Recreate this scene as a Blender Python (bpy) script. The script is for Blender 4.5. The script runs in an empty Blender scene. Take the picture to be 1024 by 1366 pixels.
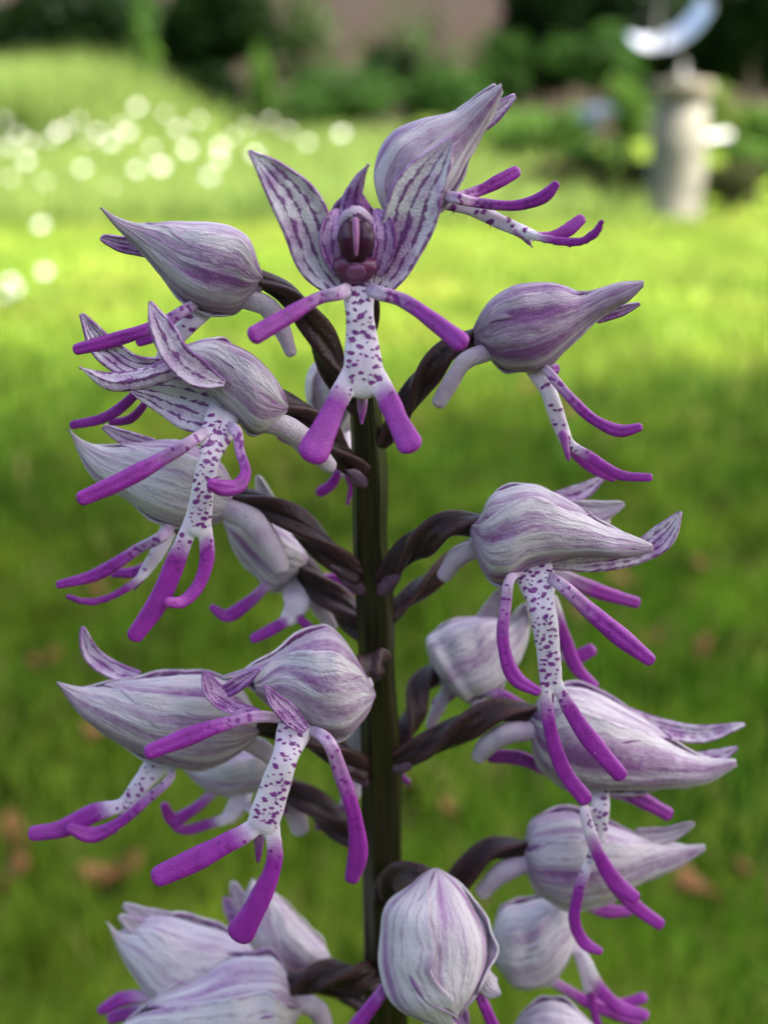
import bpy, math, random
import numpy as np

random.seed(7)
rng = np.random.default_rng(7)
scene = bpy.context.scene
col = scene.collection

# ------------------------------------------------------------------ camera, sky, sun, exposure
FPX = 1649.0                      # focal length in pixels of the 1024 x 1366 photograph
PITCH = math.radians(15.9)
CAM_H = 0.36
Z0 = 0.105                        # distance from lens to the stem
cam_d = bpy.data.cameras.new('camera')
cam = bpy.data.objects.new('camera', cam_d)
col.objects.link(cam)
cam.location = (0, 0, CAM_H)
cam.rotation_euler = (math.pi / 2 - PITCH, 0, 0)
cam_d.sensor_fit = 'VERTICAL'
cam_d.sensor_height = 36.0
cam_d.sensor_width = 27.0
cam_d.lens = 36.0 * FPX / 1366.0
cam_d.clip_start = 0.005
cam_d.clip_end = 500
cam_d.dof.use_dof = True
cam_d.dof.focus_distance = 0.0945
cam_d.dof.aperture_fstop = 23.0
scene.camera = cam

SUN_EL = math.radians(57)
SUN_AZ = math.radians(100)        # compass style, clockwise from +Y
sun_to = np.array([math.cos(SUN_EL) * math.sin(SUN_AZ), math.cos(SUN_EL) * math.cos(SUN_AZ), math.sin(SUN_EL)])
world = bpy.data.worlds.new('World')
scene.world = world
world.use_nodes = True
wn = world.node_tree
wn.nodes.clear()
sky = wn.nodes.new('ShaderNodeTexSky')
sky.sky_type = 'NISHITA'
sky.sun_disc = False
sky.sun_elevation = SUN_EL
sky.sun_rotation = SUN_AZ
sky.air_density = 0.75
sky.dust_density = 5.0
sky.ozone_density = 0.6
bg = wn.nodes.new('ShaderNodeBackground')
bg.inputs['Strength'].default_value = 0.13
wo = wn.nodes.new('ShaderNodeOutputWorld')
wn.links.new(sky.outputs[0], bg.inputs['Color'])
wn.links.new(bg.outputs[0], wo.inputs['Surface'])

sun_d = bpy.data.lights.new('sun', 'SUN')
sun_d.energy = 5.0
sun_d.angle = math.radians(15.0)
sun_d.color = (1.0, 0.95, 0.87)
sun = bpy.data.objects.new('sun', sun_d)
col.objects.link(sun)
sun.rotation_euler = (math.pi / 2 - SUN_EL, 0, math.pi - SUN_AZ)

scene.view_settings.view_transform = 'Standard'
scene.view_settings.look = 'None'
scene.view_settings.exposure = 2.4
scene.view_settings.gamma = 1.0

# ------------------------------------------------------------------ pixel -> point helpers
cp, sp = math.cos(PITCH), math.sin(PITCH)
CX, CY = 512.0, 683.0
RIGHT = np.array([1.0, 0, 0]); UPV = np.array([0, sp, cp]); FWD = np.array([0, cp, -sp])
CAMP = np.array([0, 0, CAM_H])

W_SHIFT = 0.0                     # millimetres by which the flower being built sits further back
def depth_of(py, w):
    """camera depth of a point w millimetres in front of the (vertical) flower stem"""
    return Z0 / (1 + math.tan(PITCH) * (CY - np.asarray(py, float)) / FPX) - (np.asarray(w, float) - W_SHIFT) * 1e-3

def W(px, py, w):
    px = np.asarray(px, float); py = np.asarray(py, float)
    z = depth_of(py, w)
    return (CAMP + z[..., None] * FWD + (z * (px - CX) / FPX)[..., None] * RIGHT
            + (z * (CY - py) / FPX)[..., None] * UPV)

def at_y(px, py, y):
    """point on the sight line through a pixel, y metres in front of the camera"""
    d = FWD + (px - CX) / FPX * RIGHT + (CY - py) / FPX * UPV
    return CAMP + d * (y / d[1])

def on_ground(px, py):
    d = FWD + (px - CX) / FPX * RIGHT + (CY - py) / FPX * UPV
    return CAMP + d * (-CAM_H / d[2])

def smooth(a, b, x):
    t = np.clip((np.asarray(x, float) - a) / (b - a), 0, 1)
    return t * t * (3 - 2 * t)

def terrain(x, y):
    return 0.55 * smooth(6.5, 13.0, y) + 0.012 * np.sin(x * 2.3 + 1) * np.sin(y * 1.9) * smooth(.3, 2, y)

# ------------------------------------------------------------------ node helpers
def new_mat(name):
    m = bpy.data.materials.new(name)
    m.use_nodes = True  # sunlit far and shaded near tones put into the blade colour
    nt = m.node_tree
    nt.nodes.clear()
    out = nt.nodes.new('ShaderNodeOutputMaterial')
    return m, nt, out

def N(nt, typ, **kw):
    n = nt.nodes.new(typ)
    for k, v in kw.items():
        if k.startswith('i_'):
            n.inputs[k[2:].replace('_', ' ')].default_value = v
        else:
            setattr(n, k, v)
    return n

def ramp(nt, stops, fac):
    r = nt.nodes.new('ShaderNodeValToRGB')
    el = r.color_ramp.elements
    while len(el) < len(stops):
        el.new(0.5)
    for e, (p, c) in zip(el, stops):
        e.position = p
        e.color = (c[0], c[1], c[2], 1) if not isinstance(c, (int, float)) else (c, c, c, 1)
    nt.links.new(fac, r.inputs[0])
    return r.outputs[0]

def mixc(nt, fac, a, b, mode='MIX'):
    m = nt.nodes.new('ShaderNodeMix')
    m.data_type = 'RGBA'
    m.blend_type = mode
    for sock, v in ((m.inputs[0], fac), (m.inputs[6], a), (m.inputs[7], b)):
        if isinstance(v, bpy.types.NodeSocket):
            nt.links.new(v, sock)
        elif isinstance(v, (int, float)):
            sock.default_value = v
        else:
            sock.default_value = (v[0], v[1], v[2], 1)
    return m.outputs[2]

def math_n(nt, op, a, b=0.0):
    m = nt.nodes.new('ShaderNodeMath')
    m.operation = op
    for sock, v in ((m.inputs[0], a), (m.inputs[1], b)):
        if isinstance(v, bpy.types.NodeSocket):
            nt.links.new(v, sock)
        else:
            sock.default_value = v
    return m.outputs[0]

def uv_scaled(nt, sx, sy, rnd=True):
    uv = N(nt, 'ShaderNodeUVMap', uv_map='uv')
    mp = N(nt, 'ShaderNodeMapping')
    mp.inputs['Scale'].default_value = (sx, sy, 1)
    nt.links.new(uv.outputs[0], mp.inputs['Vector'])
    if rnd:
        oi = N(nt, 'ShaderNodeObjectInfo')
        cb = N(nt, 'ShaderNodeCombineXYZ')
        s = math_n(nt, 'MULTIPLY', oi.outputs['Random'], 37.0)
        nt.links.new(s, cb.inputs[0]); nt.links.new(s, cb.inputs[1]); nt.links.new(s, cb.inputs[2])
        nt.links.new(cb.outputs[0], mp.inputs['Location'])
    return mp.outputs[0]

def obj_noise(nt, scale, detail=3.0, rough=0.55):
    tc = N(nt, 'ShaderNodeTexCoord')
    n = N(nt, 'ShaderNodeTexNoise', i_Scale=scale, i_Detail=detail, i_Roughness=rough)
    nt.links.new(tc.outputs['Object'], n.inputs['Vector'])
    return n.outputs[0]

def finish(nt, out, color, rough=0.5, transl=0.0, bump=None, bump_d=0.0, spec=0.4, sheen=0.0, bump_s=1.0):
    b = N(nt, 'ShaderNodeBsdfPrincipled')
    if isinstance(color, bpy.types.NodeSocket):
        nt.links.new(color, b.inputs['Base Color'])
    else:
        b.inputs['Base Color'].default_value = (*color, 1)
    if isinstance(rough, bpy.types.NodeSocket):
        nt.links.new(rough, b.inputs['Roughness'])
    else:
        b.inputs['Roughness'].default_value = rough
    b.inputs['Specular IOR Level'].default_value = spec
    if sheen:
        b.inputs['Sheen Weight'].default_value = sheen
        b.inputs['Sheen Roughness'].default_value = 0.4
    if bump is not None:
        bp = N(nt, 'ShaderNodeBump', i_Strength=bump_s, i_Distance=bump_d)
        nt.links.new(bump, bp.inputs['Height'])
        nt.links.new(bp.outputs[0], b.inputs['Normal'])
    if transl > 0:
        t = N(nt, 'ShaderNodeBsdfTranslucent')
        if isinstance(color, bpy.types.NodeSocket):
            nt.links.new(color, t.inputs['Color'])
        else:
            t.inputs['Color'].default_value = (*color, 1)
        mx = N(nt, 'ShaderNodeMixShader')
        mx.inputs[0].default_value = transl
        nt.links.new(b.outputs[0], mx.inputs[1]); nt.links.new(t.outputs[0], mx.inputs[2])
        nt.links.new(mx.outputs[0], out.inputs['Surface'])
    else:
        nt.links.new(b.outputs[0], out.inputs['Surface'])
    return b

M = {}
# --- sepal outside: pale lilac white with soft mauve streaks along its length
def sepal_outer(name, mauve=(0.25, 0.095, 0.265), pale=(0.62, 0.565, 0.595), amount=0.0):
    m, nt, out = new_mat(name)
    v1 = uv_scaled(nt, 6.5, 0.8)
    n1 = N(nt, 'ShaderNodeTexNoise', i_Scale=1.0, i_Detail=2.5, i_Roughness=0.5, i_Distortion=0.25)
    nt.links.new(v1, n1.inputs['Vector'])
    v2 = uv_scaled(nt, 26, 1.6)
    n2 = N(nt, 'ShaderNodeTexNoise', i_Scale=1.0, i_Detail=3.0, i_Roughness=0.6, i_Distortion=0.3)
    nt.links.new(v2, n2.inputs['Vector'])
    gr = obj_noise(nt, 1500, 4)
    a = ramp(nt, [(0.41 - amount, 0.0), (0.60 - amount, 1.0)], n1.outputs[0])
    b = ramp(nt, [(0.50, 0.0), (0.68, 1.0)], n2.outputs[0])
    f = math_n(nt, 'ADD', math_n(nt, 'MULTIPLY', a, 0.72), math_n(nt, 'MULTIPLY', b, 0.24))
    f = math_n(nt, 'MULTIPLY', f, math_n(nt, 'ADD', 0.45, math_n(nt, 'MULTIPLY', gr, 1.0)))
    fa = N(nt, 'ShaderNodeAttribute', attribute_name='furrow')
    f = math_n(nt, 'ADD', f, math_n(nt, 'MULTIPLY', fa.outputs['Fac'], math_n(nt, 'MULTIPLY', n1.outputs[0], 1.0)))
    f = math_n(nt, 'MAXIMUM', math_n(nt, 'MINIMUM', f, 1.0), 0.0)
    c = mixc(nt, f, pale, mauve)
    sx = N(nt, 'ShaderNodeSeparateXYZ'); uvn = N(nt, 'ShaderNodeUVMap', uv_map='uv'); nt.links.new(uvn.outputs[0], sx.inputs[0])
    uu = math_n(nt, 'ADD', math_n(nt, 'MULTIPLY', sx.outputs[0], 9.0), math_n(nt, 'MULTIPLY', obj_noise(nt, 420, 3), 1.3))
    dl = math_n(nt, 'ABSOLUTE', math_n(nt, 'SUBTRACT', math_n(nt, 'FRACT', uu), 0.5))
    wd = math_n(nt, 'MULTIPLY', math_n(nt, 'SUBTRACT', obj_noise(nt, 650, 4, 0.65), 0.36), 0.55)
    ln = ramp(nt, [(0.46, 0.0), (0.56, 1.0)], math_n(nt, 'ADD', math_n(nt, 'SUBTRACT', wd, dl), 0.5))
    c = mixc(nt, math_n(nt, 'MULTIPLY', ln, 0.42), c, (mauve[0] * .75, mauve[1] * .62, mauve[2] * .75))
    fr = obj_noise(nt, 420, 5, 0.7)
    c = mixc(nt, ramp(nt, [(0.55, 0.0), (0.75, 0.35)], fr), c, (0.72, 0.67, 0.72))
    fine = obj_noise(nt, 8500, 2)
    bh = math_n(nt, 'ADD', math_n(nt, 'MULTIPLY', fine, 0.55), math_n(nt, 'MULTIPLY', n2.outputs[0], 0.8))
    v3 = uv_scaled(nt, 7, 4.5)
    n3 = N(nt, 'ShaderNodeTexNoise', i_Scale=1.0, i_Detail=3.0, i_Roughness=0.6)
    nt.links.new(v3, n3.inputs['Vector'])
    bh = math_n(nt, 'ADD', bh, math_n(nt, 'MULTIPLY', n3.outputs[0], 3.2))
    finish(nt, out, c, rough=0.48, transl=0.22, bump=bh, bump_d=0.00017, spec=0.35, sheen=0.12, bump_s=0.8)
    return m
M['sepal'] = sepal_outer('sepal_lilac')
M['sepal_pale'] = sepal_outer('sepal_pale', mauve=(0.34, 0.17, 0.37), pale=(0.66, 0.61, 0.635), amount=-0.05)
M['sepal_deep'] = sepal_outer('sepal_deep', mauve=(0.22, 0.08, 0.24), pale=(0.55, 0.47, 0.54), amount=0.05)

# --- sepal inside: white with broken dark purple vein lines
def sepal_inner(name, pale=(0.78, 0.71, 0.77), tint=(0.38, 0.13, 0.42), dark=(0.15, 0.012, 0.17), nveins=4.0, tintamt=0.75):
    m, nt, out = new_mat(name)
    uv = N(nt, 'ShaderNodeUVMap', uv_map='uv')
    sx = N(nt, 'ShaderNodeSeparateXYZ')
    nt.links.new(uv.outputs[0], sx.inputs[0])
    wob = obj_noise(nt, 900, 3)
    u = math_n(nt, 'ADD', math_n(nt, 'MULTIPLY', sx.outputs[0], nveins), math_n(nt, 'MULTIPLY', wob, 0.8))
    fr = math_n(nt, 'FRACT', u)
    d = math_n(nt, 'ABSOLUTE', math_n(nt, 'SUBTRACT', fr, 0.5))
    brk = obj_noise(nt, 1100, 4, 0.65)
    wid = math_n(nt, 'MULTIPLY', math_n(nt, 'SUBTRACT', brk, 0.37), 0.95)
    line = ramp(nt, [(0.46, 0.0), (0.54, 1.0)], math_n(nt, 'ADD', math_n(nt, 'SUBTRACT', wid, d), 0.5))
    big = obj_noise(nt, 520, 4, 0.6)
    c = mixc(nt, math_n(nt, 'MULTIPLY', ramp(nt, [(0.45, 0.0), (0.66, 1.0)], big), tintamt), pale, tint)
    c = mixc(nt, math_n(nt, 'MULTIPLY', line, 0.9), c, dark)
    edge = ramp(nt, [(0.90, 0.0), (1.0, 0.5)], math_n(nt, 'ABSOLUTE', math_n(nt, 'SUBTRACT', math_n(nt, 'MULTIPLY', sx.outputs[0], 2.0), 1.0)))
    c = mixc(nt, edge, c, tint)
    fine = obj_noise(nt, 6500, 2)
    finish(nt, out, c, rough=0.38, transl=0.12, bump=fine, bump_d=0.0002, spec=0.6)
    return m
M['inner'] = sepal_inner('sepal_inside_veined')
M['petal'] = sepal_inner('petal_purple_veined', pale=(0.50, 0.30, 0.53), tint=(0.28, 0.06, 0.34), nveins=2.5, tintamt=0.9)
M['petal_pink'] = sepal_inner('petal_pale_veined', pale=(0.66, 0.54, 0.66), tint=(0.36, 0.13, 0.42), nveins=2.0, tintamt=0.7)
M['inner_floor'] = sepal_inner('sepal_inside_striped', pale=(0.74, 0.66, 0.72), tint=(0.46, 0.2, 0.5), dark=(0.15, 0.012, 0.19), nveins=5.0, tintamt=0.6)

# --- lip: white base, purple lobes and dark tuft spots, from per-vertex attributes
def lip_mat():
    m, nt, out = new_mat('lip_white_to_purple')
    ap = N(nt, 'ShaderNodeAttribute', attribute_name='purple')
    asp = N(nt, 'ShaderNodeAttribute', attribute_name='spot')
    n = obj_noise(nt, 1300, 4)
    p = math_n(nt, 'ADD', ap.outputs['Fac'], math_n(nt, 'MULTIPLY', math_n(nt, 'SUBTRACT', n, 0.5), 0.5))
    var = ramp(nt, [(0.3, (0.195, 0.009, 0.210)), (0.7, (0.305, 0.024, 0.320))], obj_noise(nt, 700, 5, 0.65))
    pink = obj_noise(nt, 380, 3)
    white = mixc(nt, ramp(nt, [(0.42, 0.0), (0.7, 0.5)], pink), (0.68, 0.61, 0.66), (0.55, 0.36, 0.56))
    c = mixc(nt, ramp(nt, [(0.12, 0.0), (0.5, 0.72), (0.85, 1.0)], p), white, var)
    n2 = obj_noise(nt, 4200, 4, 0.7)
    s = math_n(nt, 'ADD', asp.outputs['Fac'], math_n(nt, 'MULTIPLY', math_n(nt, 'SUBTRACT', n2, 0.5), 1.5))
    c = mixc(nt, ramp(nt, [(0.42, 0.0), (0.68, 0.95)], s), c, (0.175, 0.010, 0.185))
    fine = obj_noise(nt, 7000, 2)
    glint = obj_noise(nt, 2600, 1)
    c = mixc(nt, ramp(nt, [(0.77, 0.0), (0.80, 0.30)], glint), c, (0.75, 0.55, 0.78))  # pale glint flecks painted into the lip colour
    finish(nt, out, c, rough=0.33, transl=0.10, bump=fine, bump_d=0.00006, spec=0.45)
    return m
M['lip'] = lip_mat()

m, nt, out = new_mat('tuft_purple')
finish(nt, out, (0.17, 0.012, 0.19), rough=0.5)
M['tuft'] = m

def spur_mat():
    m, nt, out = new_mat('spur_white')
    n = obj_noise(nt, 500, 3)
    c = ramp(nt, [(0.35, (0.60, 0.53, 0.58)), (0.7, (0.46, 0.33, 0.46))], n)
    finish(nt, out, c, rough=0.45, transl=0.25, bump=obj_noise(nt, 5000, 2), bump_d=0.0001, spec=0.35)
    return m
M['spur'] = spur_mat()

def stalk_mat():
    m, nt, out = new_mat('stalk_dark_purple')
    v = uv_scaled(nt, 9, 2.0)
    n1 = N(nt, 'ShaderNodeTexNoise', i_Scale=1.0, i_Detail=4.0)
    nt.links.new(v, n1.inputs['Vector'])
    at = N(nt, 'ShaderNodeAttribute', attribute_name='ridge')
    c = ramp(nt, [(0.3, (0.012, 0.005, 0.005)), (0.55, (0.024, 0.010, 0.012)), (0.75, (0.038, 0.025, 0.013))], n1.outputs[0])
    c = mixc(nt, math_n(nt, 'MULTIPLY', at.outputs['Fac'], 0.6), c, (0.062, 0.026, 0.028))  # ridges lightened over dark grooves: groove shading put into the colour
    finish(nt, out, c, rough=0.36, bump=obj_noise(nt, 2600, 4), bump_d=0.00012, spec=0.22)
    return m
M['stalk'] = stalk_mat()

def stem_mat():
    m, nt, out = new_mat('stem_dark_green')
    v = uv_scaled(nt, 22, 7.0, False)
    n1 = N(nt, 'ShaderNodeTexNoise', i_Scale=1.0, i_Detail=5.0)
    nt.links.new(v, n1.inputs['Vector'])
    c = ramp(nt, [(0.3, (0.007, 0.006, 0.002)), (0.52, (0.020, 0.019, 0.005)), (0.70, (0.024, 0.010, 0.009))], n1.outputs[0])
    finish(nt, out, c, rough=0.36, bump=n1.outputs[0], bump_d=0.0003, spec=0.25)
    return m
M['stem'] = stem_mat()
M['bract'] = None

def plain(name, c1, c2, scale, rough=0.5, transl=0.0, bump=0.0, spec=0.4):
    m, nt, out = new_mat(name)
    n = obj_noise(nt, scale, 4)
    c = ramp(nt, [(0.32, c1), (0.68, c2)], n)
    finish(nt, out, c, rough=rough, transl=transl, bump=n if bump else None, bump_d=bump, spec=spec)
    return m
M['bract'] = plain('bract_mauve', (0.06, 0.028, 0.05), (0.16, 0.085, 0.14), 700, 0.5, 0.2)
M['dark_throat'] = plain('throat_maroon_dark', (0.022, 0.001, 0.012), (0.045, 0.003, 0.026), 900, 0.35)
M['stigma'] = plain('stigma_maroon', (0.10, 0.010, 0.055), (0.17, 0.030, 0.105), 700, 0.3, 0.1, spec=0.6)
M['stigma_pad'] = plain('stigma_violet', (0.15, 0.035, 0.12), (0.23, 0.075, 0.19), 900, 0.35)
M['ridge'] = plain('column_ridge_pink', (0.25, 0.07, 0.20), (0.36, 0.14, 0.30), 900, 0.35)
M['cap'] = sepal_inner('anther_cap_veined', pale=(0.55, 0.42, 0.53), tint=(0.30, 0.07, 0.34), nveins=4.0, tintamt=0.85)
M['web'] = plain('web_pale', (0.5, 0.55, 0.55), (0.7, 0.72, 0.72), 900, 0.5)

# ------------------------------------------------------------------ mesh helpers
def link_mesh(name, verts, faces, mat, parent=None, origin=None, uvs=None, attrs=None, smooth_shade=True, mat2=None):
    """verts in world coordinates; the object sits at `origin`"""
    verts = np.asarray(verts, float)
    if origin is None:
        origin = verts.mean(axis=0)
    me = bpy.data.meshes.new(name)
    me.from_pydata((verts - origin).tolist(), [], faces)
    if uvs is not None:
        l = me.uv_layers.new(name='uv')
        idx = np.empty(len(me.loops), dtype=np.int32)
        me.loops.foreach_get('vertex_index', idx)
        l.data.foreach_set('uv', np.asarray(uvs, np.float32)[idx].ravel())
    if attrs:
        for k, a in attrs.items():
            at = me.attributes.new(k, 'FLOAT', 'POINT')
            at.data.foreach_set('value', np.asarray(a, np.float32))
    if smooth_shade:
        me.polygons.foreach_set('use_smooth', np.ones(len(me.polygons), dtype=bool))
    me.materials.append(mat)
    if mat2 is not None:
        me.materials.append(mat2)
    me.update()
    o = bpy.data.objects.new(name, me)
    col.objects.link(o)
    set_parent(o, parent, origin)
    return o

WLOC = {}
def set_parent(o, parent, wloc):
    wloc = np.asarray(wloc, float)
    if parent is not None:
        o.parent = parent
        o.location = (wloc - WLOC[parent.name]).tolist()
    else:
        o.location = wloc.tolist()
    WLOC[o.name] = wloc

def tag(o, label=None, cat=None, group=None, kind=None):
    for k, v in (('label', label), ('category', cat), ('group', group), ('kind', kind)):
        if v:
            o[k] = v
    return o

def empty(name, loc):
    o = bpy.data.objects.new(name, None)
    o.empty_display_size = 0.02
    col.objects.link(o)
    set_parent(o, None, loc)
    return o

def cr(pts, n):
    """Catmull-Rom through pts, n samples evenly spread by chord length"""
    P = np.asarray(pts, float)
    if len(P) == 2:
        t = np.linspace(0, 1, n)[:, None]
        return P[0] * (1 - t) + P[1] * t
    seg = np.linalg.norm(np.diff(P[:, :2], axis=0), axis=1) + 1e-6
    k = np.concatenate([[0], np.cumsum(seg)])
    T = np.zeros_like(P)
    for i in range(len(P)):
        if i == 0: T[i] = (P[1] - P[0]) / seg[0]
        elif i == len(P) - 1: T[i] = (P[-1] - P[-2]) / seg[-1]
        else: T[i] = ((P[i] - P[i-1]) / seg[i-1] * seg[i] + (P[i+1] - P[i]) / seg[i] * seg[i-1]) / (seg[i-1] + seg[i])
    s = np.linspace(0, k[-1], n)
    idx = np.clip(np.searchsorted(k, s, side='right') - 1, 0, len(P) - 2)
    h = seg[idx]; u = (s - k[idx]) / h
    u = u[:, None]; h = h[:, None]
    return ((2*u**3 - 3*u**2 + 1) * P[idx] + (u**3 - 2*u**2 + u) * h * T[idx]
            + (-2*u**3 + 3*u**2) * P[idx+1] + (u**3 - u**2) * h * T[idx+1])

def norm(v):
    return v / (np.linalg.norm(v, axis=-1, keepdims=True) + 1e-12)

def frames(C):
    T = norm(np.gradient(C, axis=0))
    view = norm(C - CAMP)
    S = norm(np.cross(T, view))
    for i in range(1, len(S)):            # keep it from flipping
        if np.dot(S[i], S[i-1]) < 0: S[i] = -S[i]
    Nn = np.cross(S, T)
    flip = np.sign(-(Nn * view).sum(1, keepdims=True)); flip[flip == 0] = 1
    Nn = Nn * flip
    return T, S, Nn

def grid_faces(n, m, wrap):
    f = []
    for i in range(n - 1):
        a = i * m; b = a + m
        for j in range(m if wrap else m - 1):
            k = (j + 1) % m
            f.append((a + j, a + k, b + k, b + j))
    return f

def sweep_geo(pts, n=40, m=20, flat=0.6, ridges=0, ridge_amp=0.0, twist=0.0, cap0=True, cap1=True, groove=0.0, wob=0.03, seed=0):
    """flattened tapered tube through (px, py, w_mm, r_px) with rounded ends"""
    r_ = random.Random(seed)
    Q = cr(pts, n)
    C = W(Q[:, 0], Q[:, 1], Q[:, 2])
    R = np.maximum(Q[:, 3], 0.5) * depth_of(Q[:, 1], Q[:, 2]) / FPX
    T, S, Nn = frames(C)
    s = np.linspace(0, 1, n)
    R = R * (1 + wob * np.sin(s * 11 + r_.random() * 6) + wob * .6 * np.sin(s * 23 + r_.random() * 6))
    rows = []; vs = []
    def ring(c, t, sd, nn, r, sv):
        th = np.linspace(0, 2 * np.pi, m, endpoint=False)
        rad = np.ones(m)
        if ridges:
            rad = rad + ridge_amp * np.cos(ridges * (th + twist * sv)) + ridge_amp * 0.35 * np.cos(2 * ridges * (th + twist * sv) + 1)
        x = np.cos(th) * rad; y = np.sin(th) * rad * flat
        if groove:
            y = y - groove * flat * np.exp(-(x / 0.32) ** 2) * (np.sin(th) > 0)
        return c + sd * (r * x)[:, None] + nn * (r * y)[:, None]
    if cap0:
        for a in (0.15, 0.45, 0.75, 1.0):
            q = math.cos(a * math.pi / 2)
            rows.append(ring(C[0] - T[0] * R[0] * 0.8 * q, T[0], S[0], Nn[0], R[0] * math.sin(a * math.pi / 2), 0)); vs.append(0.0)
        st = 1
    else:
        st = 0
    for i in range(st, n):
        rows.append(ring(C[i], T[i], S[i], Nn[i], R[i], s[i])); vs.append(s[i])
    if cap1:
        for a in (0.25, 0.5, 0.72, 0.9, 0.99):
            q = math.sin(a * math.pi / 2)
            rows.append(ring(C[-1] + T[-1] * R[-1] * 0.75 * q, T[-1], S[-1], Nn[-1], R[-1] * math.cos(a * math.pi / 2), 1)); vs.append(1.0)
    V = np.concatenate(rows)
    nr = len(rows)
    F = grid_faces(nr, m, True)
    V = np.vstack([V, rows[0].mean(0), rows[-1].mean(0)])
    c0, c1 = nr * m, nr * m + 1
    for j in range(m):
        F.append((c0, (j + 1) % m, j))
        F.append((c1, (nr - 1) * m + j, (nr - 1) * m + (j + 1) % m))
    vv = np.repeat(np.array(vs), m)
    uu = np.tile(np.arange(m) / m, nr)
    uv = np.vstack([np.stack([uu, vv], 1), [[0, 0], [0, 1]]])
    return V, F, uv, C, S, Nn, R

def tube(name, pts, mat, parent, **kw):
    rid = kw.get('ridges', 0); m = kw.get('m', 20); tw = kw.get('twist', 0)
    V, F, uv, *_ = sweep_geo(pts, **kw)
    at = None
    if rid:
        th = uv[:, 0] * 2 * np.pi
        at = {'ridge': np.clip(np.cos(rid * (th + tw * uv[:, 1])), 0, 1)}
    return link_mesh(name, V, F, mat, parent, uvs=uv, attrs=at)

def lobe(name, pts, parent, p0=0.0, p1=0.5, seed=0, flat=0.55, spots=None, n=46, m=22, groove=0.12, base=0.0, cap0=True):
    """one lobe of the lip; turns purple between p0 and p1 of its length; spots = centres in (t, s)"""
    V, F, uv, C, S, Nn, R = sweep_geo(pts, n=n, m=m, flat=flat, groove=groove, seed=seed, wob=0.035, cap0=cap0)
    pur = base + (1 - base) * smooth(p0, p1, uv[:, 1])
    sp_ = np.zeros(len(V)); centres = []
    if spots:
        for (t, s, rad) in spots:
            i = min(n - 1, int(t * (n - 1)))
            x = s; y = math.sqrt(max(0, 1 - s * s)) * flat
            c = C[i] + S[i] * R[i] * x + Nn[i] * R[i] * y
            d = np.linalg.norm(V - c, axis=1)
            sp_ = np.maximum(sp_, 1 - smooth(rad * 0.55, rad * 1.25, d))
            nn = norm(S[i] * x + Nn[i] * max(y, 0.2))
            centres.append((c, nn, rad))
    o = link_mesh(name, V, F, M['lip'], parent, uvs=uv, attrs={'purple': pur, 'spot': sp_})
    return o, centres

def tufts(parent, centres, seed):
    """spiky little hair bundles on the lip, too small to count"""
    r_ = np.random.default_rng(seed)
    V = []; F = []
    for c, nn, rad in centres:
        for k in range(4):
            d = norm(nn + r_.normal(0, 0.45, 3)); b = c + r_.normal(0, rad * 0.45, 3) - nn * 0.00004
            a1 = norm(np.cross(d, [0.3, 0.5, 0.8])); a2 = np.cross(d, a1)
            L = rad * r_.uniform(0.9, 1.9); w = rad * 0.20
            i = len(V)
            for q in range(4):
                an = q * math.pi / 2
                V.append(b + (a1 * math.cos(an) + a2 * math.sin(an)) * w)
            V.append(b + d * L)
            for q in range(4):
                F.append((i + q, i + (q + 1) % 4, i + 4))
    if V:
        o = link_mesh('hair_tufts', V, F, M['tuft'], parent)
        o['kind'] = 'stuff'

def solidify(o, th, mo=1):
    md = o.modifiers.new('thickness', 'SOLIDIFY')
    md.thickness = th
    md.offset = -1
    md.material_offset = mo
    md.use_even_offset = False

def blade(name, pts, parent, mat, mat2=None, cup=0.35, n=34, m=15, wave=0.05, seed=0, th=0.00022, fold=0.0):
    """free petal or sepal: strip through (px, py, w, halfwidth_px); cup > 0 is hollow towards the viewer"""
    r_ = random.Random(seed * 7 + 3)
    Q = cr(pts, n)
    C = W(Q[:, 0], Q[:, 1], Q[:, 2])
    H = np.maximum(Q[:, 3], 0.6) * depth_of(Q[:, 1], Q[:, 2]) / FPX
    T, S, Nn = frames(C)
    s = np.linspace(-1, 1, m); t = np.linspace(0, 1, n)
    H = H * np.sqrt(np.clip(1 - t ** 12, 0.004, 1))
    ph = r_.random() * 6
    V = []; uv = []
    for i in range(n):
        wv = 1 + wave * np.sin(t[i] * 13 + ph + s * 2)
        off = cup * s ** 2 + 0.035 * np.sin(s * 9 + ph) + wave * np.sin(t[i] * 9 + ph) * s - fold * np.abs(s)
        V.append(C[i] + S[i] * (H[i] * s * wv)[:, None] + Nn[i] * (H[i] * off)[:, None])
        uv.append(np.stack([(s + 1) / 2, np.full(m, t[i])], 1))
    V = np.concatenate(V); uv = np.concatenate(uv)
    F = grid_faces(n, m, False)
    # make the faces look at the viewer
    a, b, c, d = F[len(F) // 2]
    nn = np.cross(V[b] - V[a], V[d] - V[a])
    if np.dot(nn, CAMP - V[a]) < 0:
        F = [f[::-1] for f in F]
    o = link_mesh(name, V, F, mat, parent, uvs=uv, mat2=mat2 or mat)
    solidify(o, th)
    return o

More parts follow.
